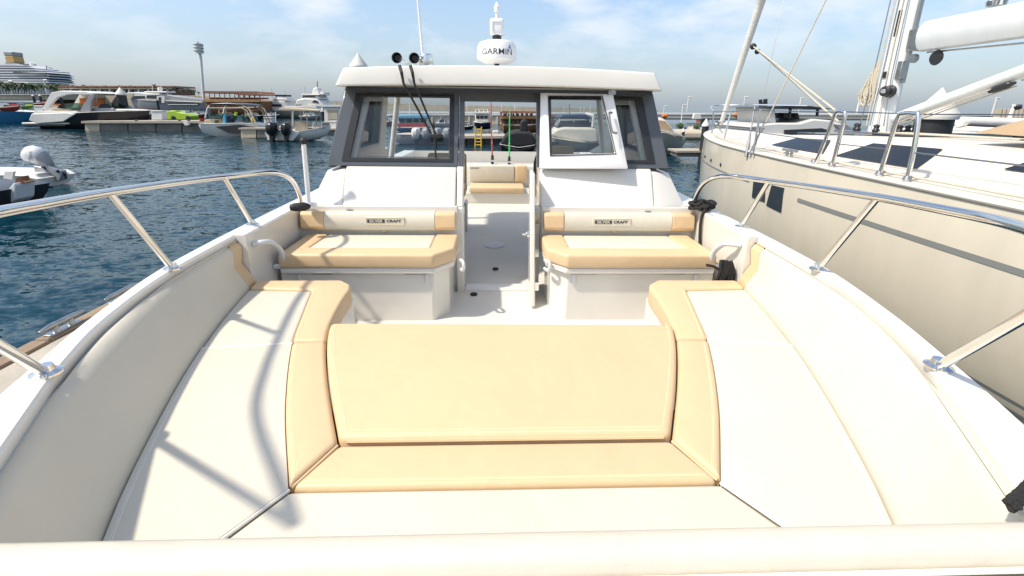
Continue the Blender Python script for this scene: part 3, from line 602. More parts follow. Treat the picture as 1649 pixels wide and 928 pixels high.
# coachroof
CRW=tab([(-1,1.42),(3,1.45),(6,1.36),(8,1.12),(9.3,.72),(9.9,.3)]); CRT=tab([(-1,2.27),(3,2.21),(6,2.15),(8,2.06),(9.3,1.975),(9.9,1.945)])
def crring(y):
    w0=CRW(y); t=CRT(y); b=SH(y)+.03; return [(XC+a*w0,y,z) for a,z in ((-1.16,b-.02),(-1.13,b+(t-b)*.12),(-.99,b+(t-b)*.86),(-.90,t-.008),(-.45,t+.015),(0,t+.02),(.45,t+.015),(.90,t-.008),(.99,b+(t-b)*.86),(1.13,b+(t-b)*.12),(1.16,b-.02))]
MB().loft([crring(y) for y in ys(-1,9.9,36)],closed=False).build('coachroof','yacht_deck',yacht,smooth='all')
def crp(y,u): # point on near coachroof flank u=0 bottom..1 top
    r=crring(y); a=Vector(r[1]); b=Vector(r[2]); p=a+(b-a)*u; return p+Vector((-.010,0,.010))
for nm,(ya,yb,yc,yd) in (('coachroof_window',(7.55,6.05,6.2,7.05)),('coachroof_window',(5.8,4.55,4.5,5.42))):
    n=8; lo=[crp(ya+(yb-ya)*i/n,.04) for i in range(n+1)]; hi=[crp(yd+(yc-yd)*i/n,.95) for i in range(n+1)]
    m_=MB(); m_.loft([lo,hi],closed=False); m_.build(nm,'dark_glass',yacht)
n=8; lo=[crp(3.80-.85*i/n,.45) for i in range(n+1)]; hi=[crp(3.62-.55*i/n,.97) for i in range(n+1)]; MB().loft([lo,hi],closed=False).build('coachroof_window','dark_glass',yacht)
for yy in (8.1,6.4): MB().box((XC-.4,yy-.28,CRT(yy)+.01),(XC+.25,yy+.28,CRT(yy)+.05)).build('deck_hatch','dark_glass',yacht,bevel=.012)
# deck cleat
cx=at(1268,266,X=XC-HB(6.6)+.12)
MB().tube([(cx.x,cx.y-.16,SH(cx.y)+.10),(cx.x,cx.y+.16,SH(cx.y)+.10)],.018,8).lathe([(.02,0),(.02,.08)],(cx.x,cx.y-.05,SH(cx.y)+.02),n=8).lathe([(.02,0),(.02,.08)],(cx.x,cx.y+.05,SH(cx.y)+.02),n=8).build('deck_cleat','dull_steel',yacht,smooth=True)
# gate hoops and lifelines
XD=XC-2.0
def hoop(pts,r=.021):
    P=[at(x,y,X=XD) for x,y in pts]; MB().tube(smooth_path(P,4),r,10).build('gate_hoop','steel',yacht,smooth=True); return P
h1=hoop([(1308,276),(1332,218),(1344,186),(1349,180),(1358,180),(1361,186),(1352,222),(1336,283)])
h2=hoop([(1412,298),(1432,232),(1446,190),(1454,183),(1474,183),(1479,190),(1470,250),(1456,308)])
for p in (h1[0],h1[-1],h2[0],h2[-1]): MB().lathe([(.04,0),(.028,.04),(.001,.05)],(p.x,p.y,SH(p.y)+.02),n=10).build('hoop_foot','dull_steel',yacht,smooth=True)
def wire(pts,r=.006,nm='lifeline',m='wire',X=XD): return MB().tube([at(*p,X=X) if len(p)==2 else p for p in pts],r,6).build(nm,m,yacht)
wire([(1335,228),(1326,228),(1240,216),(1196,208)]); wire([(1350,232),(1425,240)]); wire([(1472,246),(1649,267),(1760,281)],.008)
wire([(1349,181),(1215,178)],.006); wire([(1360,180),(1450,183)],.006); wire([(1478,184),(1649,185),(1800,187)],.006)
MB().tube([(XC-HB(y)+.17,y,SH(y)+.05) for y in ys(0,10,24)],.011,6).build('jackstay','rope_cream',yacht,smooth=True)
# pulpit
def pul(px_,py_b,px_t,py_t,Y): 
    b=at(px_,py_b,Y=Y); t=at(px_t,py_t,Y=Y); return b,t
top=[]
for (xb,yb,xt,yt,Y) in ((1146,224,1149,180,10.6),(1164,234,1177,180,9.1),(1213,250,1225,176,6.9)):
    b=at(xb,yb,Y=Y); t=at(xt,yt,Y=Y); MB().tube([b,t],.018,8).build('stanchion','steel',yacht,smooth=True); top.append(t)
    mid=b+(t-b)*.55; top.append(mid)
wire([top[0],top[2],top[4]],.008,'lifeline'); wire([top[1],top[3],top[5]],.006,'lifeline')
MB().tube(smooth_path([top[0],Vector((XC,12.45,2.6)),Vector((XC+1.2,10.6,2.6))],8),.018,8).build('pulpit','steel',yacht,smooth=True)
# shroud chainplates and turnbuckles near the bow
for (xa,ya,xb,yb) in ((1202,252,1216,170),(1208,250,1232,195)):
    a=at(xa,ya,X=XD+.02); b=at(xb,yb,X=XD+.15); MB().tube([a,a+(b-a)*.3,a+(b-a)*.45,b],[.03,.024,.012,.012],8).build('turnbuckle','dull_steel',yacht,smooth=True)
# forestay with furled headsail
f0=Vector((XC,12.2,1.98)); f1=Vector((XC,8.6,10.9)); fs=[f0+(f1-f0)*t for t in (0,.10,.16,.3,.325,.34,.5,1)]
MB().tube(fs,[.05,.065,.075,.085,.09,.17,.16,.05],12).build('furled_headsail','sail_cloth',yacht,smooth=True)
MB().lathe([(.10,0),(.13,.03),(.05,.08),(.13,.14),(.10,.17)],f0+Vector((0,0,.05)),n=14).build('furler_drum','dull_steel',yacht,smooth=True)
p=at(1213,75,X=XC); MB().ball(p,.07).ball(p+Vector((.06,-.1,-.12)),.06).build('sheet_clew','black_rubber',yacht,smooth=True)
wire([p,at(1345,178,X=XC-1.2)],.016,'sheet','rope_cream'); wire([p,at(1350,196,X=XC-1.0)],.016,'sheet','rope_cream')
wire([at(1330,0,X=XC-1.5),at(1232,200,X=XD+.15)],.010,'shroud','rope_cream'); wire([at(1262,0,X=XC-.5),at(1228,165,X=XC-.8)],.006,'shroud')
# mast, boom, vang
MY=7.02
def ell(z,a,b,cx=XC,cy=MY): return [(cx+a*math.cos(t*math.pi/10),cy+b*math.sin(t*math.pi/10),z) for t in range(20)]
mast=MB().loft([ell(2.12,.125,.19),ell(10.5,.125,.19)]).build('mast','mast_paint',yacht,smooth=True)
def onm(px_,py_,ex=-.128): return at(px_,py_,X=XC+ex)
a=at(1452,42,X=XC-.13); b=at(1446,34,X=XC-.13)
MB().loft([[Vector((XC-.128,MY-.07+dy_,z)) for dy_ in (0,.06)] for z in (3.55,3.60,3.85,3.9)],closed=False).build('mast_slot','black_frame',mast)
MB().lathe([(.05,0),(.045,.02),(.001,.02)],(XC-.122,MY-.02,3.02),axis=(-1,0,0),n=16).build('mast_port','black_frame',mast,smooth=True)
MB().box((XC-.022,MY-.235,2.9),(XC+.022,MY-.188,10.3)).build('sail_track','dull_steel',mast)
MB().box((XC-.09,MY-.24,2.95),(XC+.02,MY-.15,3.2)).build('mast_winch','dull_steel',mast,bevel=.01)
wp_=Vector((XC-.12,MY-.16,2.78)); MB().lathe([(.09,-.02),(.09,0),(.06,.03),(.075,.10),(.04,.12),(.001,.12)],wp_,axis=(-1,-.25,0),n=18).build('winch','black_frame',mast,smooth=True)
MB().lathe([(.035,.12),(.03,.14),(.001,.14)],wp_,axis=(-1,-.25,0),n=12).build('winch_cap','steel',mast,smooth=True)
MB().hexa([(XC-.05,MY-.45,3.30),(XC+.05,MY-.45,3.30),(XC+.05,MY-.18,3.34),(XC-.05,MY-.18,3.34),(XC-.07,MY-.45,3.66),(XC+.07,MY-.45,3.66),(XC+.06,MY-.18,3.62),(XC-.06,MY-.18,3.62)]).build('gooseneck','dull_steel',mast,bevel=.02)
MB().lathe([(.06,-.03),(.06,.03)],(XC-.05,MY-.36,3.22),axis=(1,0,0),n=14).build('block','dull_steel',mast,smooth=True)
def bell(y,z,w_,h_):
    prof=((0,-.5),(.30,-.46),(.44,-.25),(.5,.05),(.46,.30),(.30,.46),(0,.5),(-.30,.46),(-.46,.30),(-.5,.05),(-.44,-.25),(-.30,-.46)); return [(XC+a*w_,y,z+c*h_) for a,c in prof]
boom=MB().loft([bell(MY-.40,3.50,.26,.34),bell(MY-.46,3.50,.30,.40),bell(3.5,3.52,.30,.40),bell(.6,3.54,.28,.38)]).build('boom','mast_paint',yacht,smooth=True)
MB().tube([(XC,MY-.5,3.285),(XC,5.0,3.25),(XC,1.0,3.26)],.012,6).build('outhaul','dull_steel',boom)
MB().lathe([(.085,-.02),(.10,0),(.085,.02)],(XC-.02,MY-.68,3.20),axis=(1,0,0),n=16).build('boom_block','black_frame',boom,smooth=True)
MB().lathe([(.09,0),(.10,.05),(.06,.09),(.05,.15),(.03,.2)],(XC,5.75,3.72),n=14).build('topping_fitting','steel',boom,smooth=True)
MB().tube([(XC-.03,5.72,3.80),(XC-.06,5.55,3.95)],.05,10).build('boom_block','black_frame',boom,smooth=True)
for dx_ in (-.05,.08): MB().tube([(XC+dx_,5.76,3.85),(XC+dx_,6.2,7.5)],.016,6).build('lazy_line','sail_cloth',boom,smooth=True)
# furled mainsail bit above the boom
MB().slab([(XC,MY-.27,4.02),(XC,MY-.27,5.4),(XC,MY-.55,4.45),(XC,MY-.85,4.18)],(.02,0,0)).build('sail_tack','sail_cloth',yacht)
va0=Vector((XC,MY-.24,2.40)); va1=Vector((XC,4.1,3.36))
vang=MB().tube([va0,va0+(va1-va0)*.95,va1],[.072,.072,.06],14).build('boom_vang','mast_paint',yacht,smooth=True)
for k in range(3):
    o=Vector((-.05+.05*k,0,-.10-.015*k)); MB().tube([va0+o,va0+(va1-va0)*.55+o],.008,6).build('vang_tackle','rope_cream',vang)
bb=va0+(va1-va0)*.52+Vector((-.03,0,-.115))
MB().tube([bb-(va1-va0).normalized()*.14,bb-(va1-va0).normalized()*.08,bb+(va1-va0).normalized()*.06,bb+(va1-va0).normalized()*.14],[.02,.035,.036,.015],10).build('vang_block','black_frame',vang,smooth=True)
MB().tube([bb+(va1-va0).normalized()*.2,va1+Vector((0,0,-.07))],.010,6).build('vang_wire','dull_steel',vang)
# halyards, coils and deck gear at the mast foot
for k in range(5):
    MB().tube([(XC-.14-.015*(k%3),MY-.22+.11*k,2.28),(XC-.135,MY-.15+.085*k,3.0+.1*(k%4)),(XC-.13,MY-.12+.07*k,5.5)],.008,6).build('halyard','rope_cream' if k%2 else 'dull_steel',yacht,smooth=True)
for k in range(9):
    cy=MY+.19+.016*k; top_=3.25-.05*k; bot=2.58+.05*(k%3); x_=XC-.11-.010*(k%4)
    MB().tube(smooth_path([(x_,cy-.03,top_),(x_-.03,cy+.05,(top_+bot)/2),(x_-.02,cy+.07,bot+.08),(x_,cy+.02,bot),(x_+.02,cy-.05,bot+.08),(x_,cy-.05,(top_+bot)/2),(x_,cy-.03,top_)],5),.012,6).build('rope_coil','rope_cream',yacht,smooth=True)
for k in range(7):
    a=k*.9; MB().lathe([(.045,0),(.05,.03),(.03,.06),(.045,.10),(.001,.12)],(XC+.30*math.cos(a)*(.8),MY+.42*math.sin(a),2.19),n=12).build('turning_block','black_frame',yacht,smooth=True)
MB().box((XC-.4,MY-.7,2.15),(XC+.4,MY+.45,2.19)).build('mast_step','dull_steel',yacht,bevel=.02)
for k in range(5): MB().tube([(XC-.35+.1*k,MY-.4,2.20),(XC-.6+.05*k,4.2,2.24),(XC-.7,1.5,2.29)],.010,6).build('deck_line','rope_cream',yacht)
# spray hood
def hoodr(y,wd,zt): return [(XC+wd*math.cos(math.pi*(1-i/10)),y,2.3+(zt-2.3)*math.sin(math.pi*i/10)**.7) for i in range(11)]
MB().loft([hoodr(4.55,1.1,2.33),hoodr(4.0,1.22,2.62),hoodr(3.4,1.28,2.86),hoodr(2.4,1.3,2.9)],closed=False).build('spray_hood','canvas_tan',yacht,smooth='all')
# ================================================================ background craft and shore
class BG:
    """A far thing laid out in metres from its own waterline point; 1 layout unit = 1 photo pixel at its distance."""
    def __init__(s,name,label,cat,x0,y0,group=None,yaw=0,dist=None,z=0):
        if dist is None: a=at(x0,y0,Z=z)
        else:
            d=ray(x0,y0); d=Vector((d.x,d.y,0)).normalized(); a=Vector((CAMP.x,CAMP.y,z))+d*dist
        s.x0,s.y0=x0,y0
        if dist is not None: q_=a-CAMP; s.y0=PYC-FPX*q_.dot(UP)/q_.dot(FW); s.x0=PXC+FPX*q_.dot(RT)/q_.dot(FW)
        dep=(Vector((a.x,a.y,2.0))-CAMP).dot(FW); s.sx=dep/FPX; s.sz=dep*math.cos(TH)/FPX
        s.rx=Matrix.Rotation(yaw,3,'Z')@R0; s.dd=Matrix.Rotation(yaw,3,'Z')@D0; s.a=a
        s.root=thing(name,label,cat,a,group)
    def zat(s,y):
        r_=ray(s.x0,y); t=(s.a-CAMP).dot(D0)/r_.dot(D0); return CAMP.z+r_.z*t
    def P(s,x,y,d=0):   # on the upright plane through the anchor
        r_=ray(x,y); t=(s.a-CAMP).dot(D0)/r_.dot(D0); return CAMP+r_*t+s.dd*d
    def prof(s,name,pts,d0,d1,m,parent=None,bevel=0,smooth=False):
        q=[s.P(x,y,d0) for x,y in pts]; return MB().slab(q,s.dd*(d1-d0)).build(name,m,parent or s.root,bevel=bevel,smooth=smooth)
    def box(s,name,x0,y0,x1,y1,d0,d1,m,parent=None,bevel=0): return s.prof(name,[(x0,y0),(x1,y0),(x1,y1),(x0,y1)],d0,d1,m,parent,bevel)
    def tube(s,name,pts,r,m,parent=None,n=6): return MB().tube([s.P(*p) for p in pts],r,n).build(name,m,parent or s.root,smooth=True)
    def hull(s,name,st,m,parent=None,deck=None):
        rings=[]
        for (x,yt,yb,hb) in st:
            ym=yt+(yb-yt)*.45
            rings.append([s.P(x,yt,-hb),s.P(x,ym,-hb*.93),s.P(x,yb,-hb*.62),s.P(x,yb+2,0),s.P(x,yb,hb*.62),s.P(x,ym,hb*.93),s.P(x,yt,hb)])
        o=MB().loft(rings,closed=False); o.add(rings[0],[tuple(range(7))]); o.add(rings[-1],[tuple(range(7))]); h=o.build(name,m,parent or s.root,smooth=True)
        k=MB(); k.loft([[s.P(x,yt-.15,-hb*.99),s.P(x,yt-.5,0),s.P(x,yt-.15,hb*.99)] for (x,yt,yb,hb) in st],closed=False); k.build('deck',deck or 'white_far',parent or s.root,smooth=True)
        k=MB(); k.tube([s.P(x,yt,-hb-.02) for (x,yt,yb,hb) in st],s.sx*.45,6); k.build('rub_rail','white_far',parent or s.root,smooth=True)
        return h
    def outboard(s,x0,x1,y0,y1,d,m,leg='black_far'):
        w=x1-x0; h=y1-y0; rw=w*s.sx/2
        r=[]; 
        for t,f in ((0,.55),(.04,.82),(.14,.97),(.34,1),(.5,.86),(.6,.6),(.64,.4)): 
            c=s.P((x0+x1)/2,y0+h*t,d); r.append([c+s.rx*(rw*f*math.cos(k*math.pi/5))+s.dd*(rw*1.5*f*math.sin(k*math.pi/5)) for k in range(10)])
        o=MB().loft(r).build('outboard_motor',m,s.root,smooth=True)
        MB().loft([[s.P((x0+x1)/2-w*f,y0+h*t,d-rw*.4),s.P((x0+x1)/2+w*f,y0+h*t,d-rw*.4),s.P((x0+x1)/2+w*f,y0+h*t,d+rw*.6),s.P((x0+x1)/2-w*f,y0+h*t,d+rw*.6)] for t,f in ((.55,.22),(.8,.14),(1.02,.12))]).build('motor_leg',leg,o)
        return o
def winrow(b,name,x0,x1,y0,y1,n,d,m='dark_glass',gap=.15,parent=None):
    w_=(x1-x0)/n
    for i in range(n): b.box(name,x0+i*w_+w_*gap/2,y0,x0+(i+1)*w_-w_*gap/2,y1,d-.05,d+.02,m,parent)
# ---- pontoons
pt=BG('pontoon','long low grey pontoon in front of the sport cruiser at left','pontoon',135,210)
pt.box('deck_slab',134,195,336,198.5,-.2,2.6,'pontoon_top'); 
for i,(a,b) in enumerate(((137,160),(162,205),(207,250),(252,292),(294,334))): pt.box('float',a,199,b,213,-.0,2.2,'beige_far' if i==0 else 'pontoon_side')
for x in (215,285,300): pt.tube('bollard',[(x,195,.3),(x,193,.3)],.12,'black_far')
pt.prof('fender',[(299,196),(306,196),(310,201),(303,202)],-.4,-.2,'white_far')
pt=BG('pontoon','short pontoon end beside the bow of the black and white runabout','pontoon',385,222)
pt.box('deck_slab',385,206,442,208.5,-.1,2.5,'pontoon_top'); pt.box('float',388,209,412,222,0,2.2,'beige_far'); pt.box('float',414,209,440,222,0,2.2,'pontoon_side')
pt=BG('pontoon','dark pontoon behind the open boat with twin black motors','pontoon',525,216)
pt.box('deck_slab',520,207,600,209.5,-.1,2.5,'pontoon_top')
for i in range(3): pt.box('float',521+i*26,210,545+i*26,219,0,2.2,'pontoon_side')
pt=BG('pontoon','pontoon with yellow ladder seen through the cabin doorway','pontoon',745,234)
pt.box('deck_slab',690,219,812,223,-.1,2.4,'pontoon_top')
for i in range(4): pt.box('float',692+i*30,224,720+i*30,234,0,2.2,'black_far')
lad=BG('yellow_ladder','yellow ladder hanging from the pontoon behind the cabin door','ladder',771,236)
for x in (766.5,776): lad.tube('rail',[(x,204,-.3),(x-.6,237,-.3)],.045,'yellow_paint')
for k in range(6): lad.tube('rung',[(766.5,208+k*5,-.3),(776,208+k*5,-.3)],.035,'yellow_paint')
def dockbox(x0,y0,x1,y1,dist,lb):
    b=BG('dock_box',lb,'dock box',(x0+x1)/2,y1,dist=dist,z=.55); b.box('body',x0,y0+2,x1,y1,0,.6,'white_far',bevel=.02); b.box('lid',x0-.4,y0,x1+.4,y0+1.8,-.05,.65,'white_far',bevel=.02)
dockbox(55,170,69,184,62,'white dock box nearest the blue boat'); dockbox(72,170,83,184,60,'white dock box just left of the sport cruiser')
dockbox(244,178,261,193,50,'white dock box beside the lime green car shaped boat'); dockbox(531,195,541,208,44,'white dock box right of the open boat with black motors'); dockbox(793,211,802,222,32,'white dock box on the pontoon behind the cabin door')
dockbox(425,189,437,203,46,'white dock box left of the open boat with black motors')
# ---- blue boat at the left edge
b=BG('blue_work_boat','blue work boat with white rail at the left edge','boat',20,199)
b.hull('hull',[(-30,177,200,1.3),(20,178,200,1.4),(48,179.5,199,1.1),(58,180.5,196,.6),(64,181,190,.1)],'blue_far')
for x in range(-8,60,9): b.tube('rail_post',[(x,178.5,-1.1),(x,173.5,-1.1)],.03,'white_far')
b.tube('rail',[(-20,173,-1.1),(58,175,-1.0)],.04,'white_far')
b.prof('console',[(-6,178),(-4,166),(4,166),(7,178)],-.5,.6,'white_far'); b.tube('arch',[(-8,166,-.8),(2,161,-.8),(10,178,-.8)],.1,'black_far')
def jetski(x,y,w,m,lb,dist):
    j=BG('jet_ski',lb,'jet ski',x,y,'jet skis on the far pontoon',dist=dist,z=.3); k=w/20
    j.hull('hull',[(x-10*k,y-4*k,y,.5),(x+3*k,y-4.5*k,y,.55),(x+8*k,y-5*k,y-1*k,.3),(x+11*k,y-6*k,y-4*k,.05)],m)
    j.prof('seat',[(x-8*k,y-4.5*k),(x-6*k,y-7.5*k),(x,y-7*k),(x+1*k,y-4.5*k)],-.2,.2,'black_far'); j.prof('cowl',[(x+1*k,y-4.5*k),(x+2*k,y-9*k),(x+5*k,y-8*k),(x+9*k,y-5*k)],-.25,.25,m); j.tube('handlebar',[(x+2*k,y-9.5*k,-.4),(x+2*k,y-9.5*k,.4)],.03,'black_far')
jetski(18,178,24,'red_far','red jet ski behind the blue work boat',58); jetski(44,174,14,'lime','green jet ski behind the blue work boat',66); jetski(70,170,16,'red_far','dark red jet ski above the white dock boxes',75)
# ---- sport cruiser
b=BG('sport_cruiser','white and black sport cruiser with arched hardtop lying behind the long pontoon','motorboat',150,207)
b.hull('hull',[(84,183,206,1.7),(120,183,207,1.75),(180,180,205,1.6),(215,179,201,1.0),(232,178.5,195,.45),(240,178,189,.05)],'black_far')
b.prof('quarter_panel',[(84,183),(137,181),(152,183),(133,195),(92,198),(80,193)],-1.86,-1.72,'white_far',bevel=.05)
b.box('swim_platform',64,196.5,136,199.5,-1.6,1.5,'white_far',bevel=.05); b.box('platform_edge',66,199.6,130,202,-1.5,1.5,'black_far')
b.prof('side_coaming',[(80,183),(88,178.5),(150,178.5),(152,183)],-1.6,-1.3,'white_far',bevel=.03)
b.prof('foredeck',[(150,179.5),(165,176.5),(205,175.5),(237,178)],-1.0,1.0,'white_far',bevel=.05)
for d in (-1.45,1.25):
    b.prof('arch',[(93,176),(108,150),(122,147.5),(160,148),(174,151),(171,153.5),(135,152.5),(118,157),(99,177)],d,d+.2,'white_far',bevel=.03)
    b.prof('arch_leg',[(152,180),(157,170),(165,158),(170,152),(176,152),(170,165),(168,180)],d+.0,d+.22,'grey_far',bevel=.03)
b.prof('hardtop',[(107,149.5),(122,147),(160,147.5),(175,151),(172,152.5),(135,150.8)],-1.25,1.25,'white_far',bevel=.04)
b.prof('windscreen',[(112,174),(120,167),(150,166),(156,173),(140,177)],-1.2,-1.12,'green_glass'); b.prof('windscreen',[(172,176),(178,167),(188,167),(202,175)],-1.0,1.0,'green_glass')
b.box('bulkhead',118,158,158,172,.6,.75,'orange_far'); b.box('cockpit_seat',100,174,130,179,-.9,.9,'beige_far',bevel=.05)
b.box('cabin_side',150,174,200,179.5,-1.1,1.1,'grey_far',bevel=.05)
b.tube('antenna',[(155,166,0),(157,145,0)],.02,'white_far')
# ---- pilings with cone caps
def piling(x,ytop,yb,yc,w,dist,lb,cap='pile_white'):
    b=BG('mooring_piling',lb,'piling',x,(ytop+yc)/2,'mooring pilings',dist=dist); r=w*b.sx/2; c=b.a; yb=b.y0
    zc=b.zat(yc); zt=b.zat(ytop)
    MB().lathe([(r*.86,-2),(r*.86,zc)],c,n=24).build('pile','pile_black',b.root,smooth=True)
    MB().lathe([(r*1.0,zc-.02),(r*1.04,zc+.12*r),(r*1.0,zc+.3*r),(r*.12,zt-.12*r),(r*.05,zt),(.001,zt+.005)],c,n=24).build('cone_cap',cap,b.root,smooth=True)
    return b
piling(194,141,196,153,15,56,'black piling with white cone cap behind the sport cruiser'); 
for x,yt,yc,yb,w,lb in ((53,152,155,162,4,'far'),(64,152,155,163,4,'far'),(87,152,156,164,4.5,'far'),(97,152,157,165,4.5,'far')):
    piling(x,yt,yb,yc,w,150,'far small piling, %s by the pale quay under the ship'%{53:'first from the left',64:'second from the left',87:'third from the left',97:'fourth from the left'}[x])
piling(577,86,228,110,27,19.5,'piling whose white cone shows above the left end of the cabin roof'); piling(519,173,190,180,6,75,'thin piling in front of the grey arched superyacht hull')
piling(253,160,192,164,4.5,58,'thin dark piling left of the lime green boat','pile_black')
piling(1137,191,250,203,12,24,'slim piling with white cap just left of the sailing yacht bow'); piling(1101,207,232,212,5,40,'small piling at the bow of the white boat right of the cabin','pile_white')
pr=piling(1512,141,330,190,57,13.5,'large black piling with tall white cone beyond the sailing yacht')
# ---- lime car-shaped boat
b=BG('car_boat','lime green sports car shaped boat on the pontoon','boat',288,193)
b.prof('body',[(261,187),(264,183.5),(272,180.5),(280,178.3),(290,178),(292,181),(300,181.5),(309,183.5),(314,187),(313,193),(262,192.5)],-.9,.9,'lime',bevel=.08,smooth=True)
b.prof('windscreen',[(270,181),(277,177),(288,176.6),(290,180)],-.75,.75,'dark_glass'); 
for x in (287,310,265): 
    MB().lathe([(.24,-.1),(.30,-.07),(.30,.07),(.24,.1)],b.P(x,190,-.92),axis=b.dd,n=16).build('wheel','black_far',b.root,smooth=True)
for x in (296,300): b.prof('seat',[(x,182),(x-1,178),(x+1.5,178),(x+2,182)],-.5,.5,'white_far')
# ---- grey yacht
b=BG('grey_motor_yacht','long grey motor yacht with white wheelhouse far behind the lime boat','yacht',270,181)
b.hull('hull',[(212,160.5,163,.1),(222,161,177,1.3),(240,161.5,181,2.2),(290,163,182,2.5),(336,165,182,2.4)],'grey_far')
b.prof('wheelhouse',[(203,160),(214,150),(230,149),(246,150.5),(266,151.5),(270,161)],-1.8,1.8,'white_far',bevel=.1); b.prof('front_window',[(222,159.5),(226,155),(243,155),(244,159.5)],-1.9,-1.78,'dark_glass'); b.prof('side_window',[(246,159),(246.5,154),(267,153.5),(267,160)],-1.9,-1.78,'dark_glass')
b.prof('visor',[(203,160),(214,150.5),(226,151),(221,160)],-1.86,-1.82,'beige_far')
b.box('flybridge',240,147.5,276,150,-1.5,1.5,'white_far',bevel=.1); b.box('door_bay',266,155,278,166,-2.56,-2.3,'white_far'); b.box('door',269,157,273,166,-2.6,-2.55,'dark_glass')
b.prof('upper_deck',[(278,153),(290,155),(336,161),(336,166),(278,164)],-1.9,1.9,'grey_far',bevel=.1); b.box('hull_slot',284,165,331,169.5,-2.62,-2.40,'dark_glass'); b.box('white_line',284,168,331,169,-2.66,-2.6,'white_far')
for x in (245,258): b.tube('antenna',[(x,148,0),(x+.5,138,0)],.05,'white_far')
b.tube('radome',[(258,146,0),(258,141.5,0)],.5,'white_far',n=10)
# ---- dhow on the left
def dhow(x0,x1,yroof,yrail,ysh,ywl,xa,lb,dist=None,m1='wood_far'):
    b=BG('wooden_dhow',lb,'dhow',xa,ywl,dist=dist)
    b.hull('hull',[(x0,ysh-2,ywl-6,.6),(x0+(x1-x0)*.1,ysh,ywl,2.2),(x0+(x1-x0)*.7,ysh,ywl,2.6),(x1,ysh-1,ywl-1,2.2)],m1,deck='wood_light')
    b.box('lower_deck_wall',x0+2,yrail+4,x1,ysh-1,-2.0,2.0,m1); b.box('upper_rail',x0+1,yrail,x1,yrail+3.5,-2.5,-2.3,'wood_light'); b.box('upper_floor',x0+1,yrail+3.4,x1,yrail+4.5,-2.5,2.5,'wood_light')
    n=int((x1-x0)/8)
    for i in range(n+1): b.tube('roof_post',[(x0+2+i*(x1-x0-3)/n,yrail,-2.4),(x0+2+i*(x1-x0-3)/n,yroof,-2.4)],.07,m1)
    b.prof('roof',[(x0,yroof+.5),(x0+4,yroof-1.5),(x1-4,yroof-1),(x1+2,yroof+.8),(x1+2,yroof+2),(x0,yroof+1.8)],-2.7,2.7,'brown_roof')
    winrow(b,'opening',x0+6,x1-2,ysh-8 if ysh-yrail>12 else ysh-5,ysh-3,n,-2.04,'black_far',.5)
    for i in range(n): b.box('bench',x0+5+i*(x1-x0-8)/n,yrail-2.5,x0+8+i*(x1-x0-8)/n,yrail,-1.5,1.5,'red_far' if i%2 else 'wood_far')
    return b
dhow(340,430,149,160,174,185,385,'two deck wooden dhow with brown roof moored at left')
dhow(806,864,180,186,200,213,835,'reddish wooden dhow seen through the cabin doorway',dist=44); dhow(868,896,185,192,203,215,880,'brown dhow partly hidden behind the open door pane',dist=50)
# ---- runabout with tower
b=BG('wake_runabout','black and white runabout with tower and dark bimini, bow towards the pontoon end','motorboat',385,219)
b.hull('hull',[(331,200,206,.8),(338,198,214,1.15),(360,198.5,219,1.2),(400,197.5,219,1.2),(425,200,216,.7),(438,205,212,.08)],'white_far')
b.prof('side_flash',[(364,203),(400,200),(432,205),(437,208),(425,214),(385,213)],-1.30,-1.16,'black_far')
b.box('cockpit_seat',340,192.5,356,198,-.8,.8,'beige_far',bevel=.05); b.box('seat_back',362,190,368,198,-.8,.8,'wood_light',bevel=.05); b.prof('windscreen',[(346,190),(352,183),(366,183),(368,190)],-.9,.9,'green_glass'); b.prof('windscreen',[(380,193),(384,186),(402,186),(406,194)],-.9,.9,'green_glass')
b.box('console',366,186,381,198,-.7,-.2,'navy_far',bevel=.05)
for d in (-1.05,1.0):
    b.tube('tower',[(345,190,d),(348,176,d),(352,170,d)],.05,'white_far'); b.tube('tower',[(404,170,d),(414,176,d),(424,198,d)],.06,'beige_far'); b.tube('tower',[(398,172,d),(410,178,d),(420,199,d)],.04,'beige_far')
b.prof('bimini',[(348,170),(356,166.5),(380,165.8),(406,168),(410,171),(380,169.5)],-1.1,1.1,'black_far',bevel=.05)
b.prof('tow_bag',[(372,198),(373,188),(376,182),(377,198)],-1.1,-.9,'skyblue_far'); b.tube('strap',[(392,186,-1),(393,181,-1)],.09,'lime'); b.tube('strap',[(418,194,-1),(419,189,-1)],.1,'yellow_paint')
b.tube('fender',[(340,190,-1.1),(341,195,-1.1)],.16,'red_far',n=8)
# ---- open boat with twin outboards
b=BG('centre_console_boat','open white boat with T-top and twin black outboard motors','motorboat',480,226)
b.hull('hull',[(438,213,224,.9),(446,209,226,1.25),(490,211,227,1.2),(515,207,222,.8),(526,203.5,216,.3),(532,202,208,.05)],'white_far')
b.prof('stern_well',[(446,209),(480,206),(496,213),(486,225),(446,224)],-1.34,-1.2,'white_far',bevel=.05)
b.outboard(450,467,195.5,228,-1.7,'black_far'); b.outboard(471,485,196.5,228,-1.5,'black_far')
b.prof('t_top',[(458,176.5),(462,173.5),(505,176),(513,178),(505,179),(462,178)],-.9,.9,'beige_far',bevel=.03)
for x,d in ((476,-.6),(478,.6),(500,-.6),(503,.6)): b.tube('t_top_leg',[(x,177,d),(x+1,208,d)],.035,'beige_far')
b.prof('console',[(479,210),(480,196),(490,195),(497,200),(499,211)],-.5,.5,'beige_far',bevel=.05); b.box('bow_cushion',502,203,526,206,-.6,.6,'beige_far',bevel=.05)
for x in (510,524): b.tube('bow_rail',[(x,206,-.6),(x,197,-.6),(x+3,196,-.6)],.03,'white_far')
b.tube('pole',[(457,180,-1.1),(457,207,-1.1)],.03,'white_far'); b.tube('pole',[(484,179,-1.1),(484,208,-1.1)],.03,'white_far')
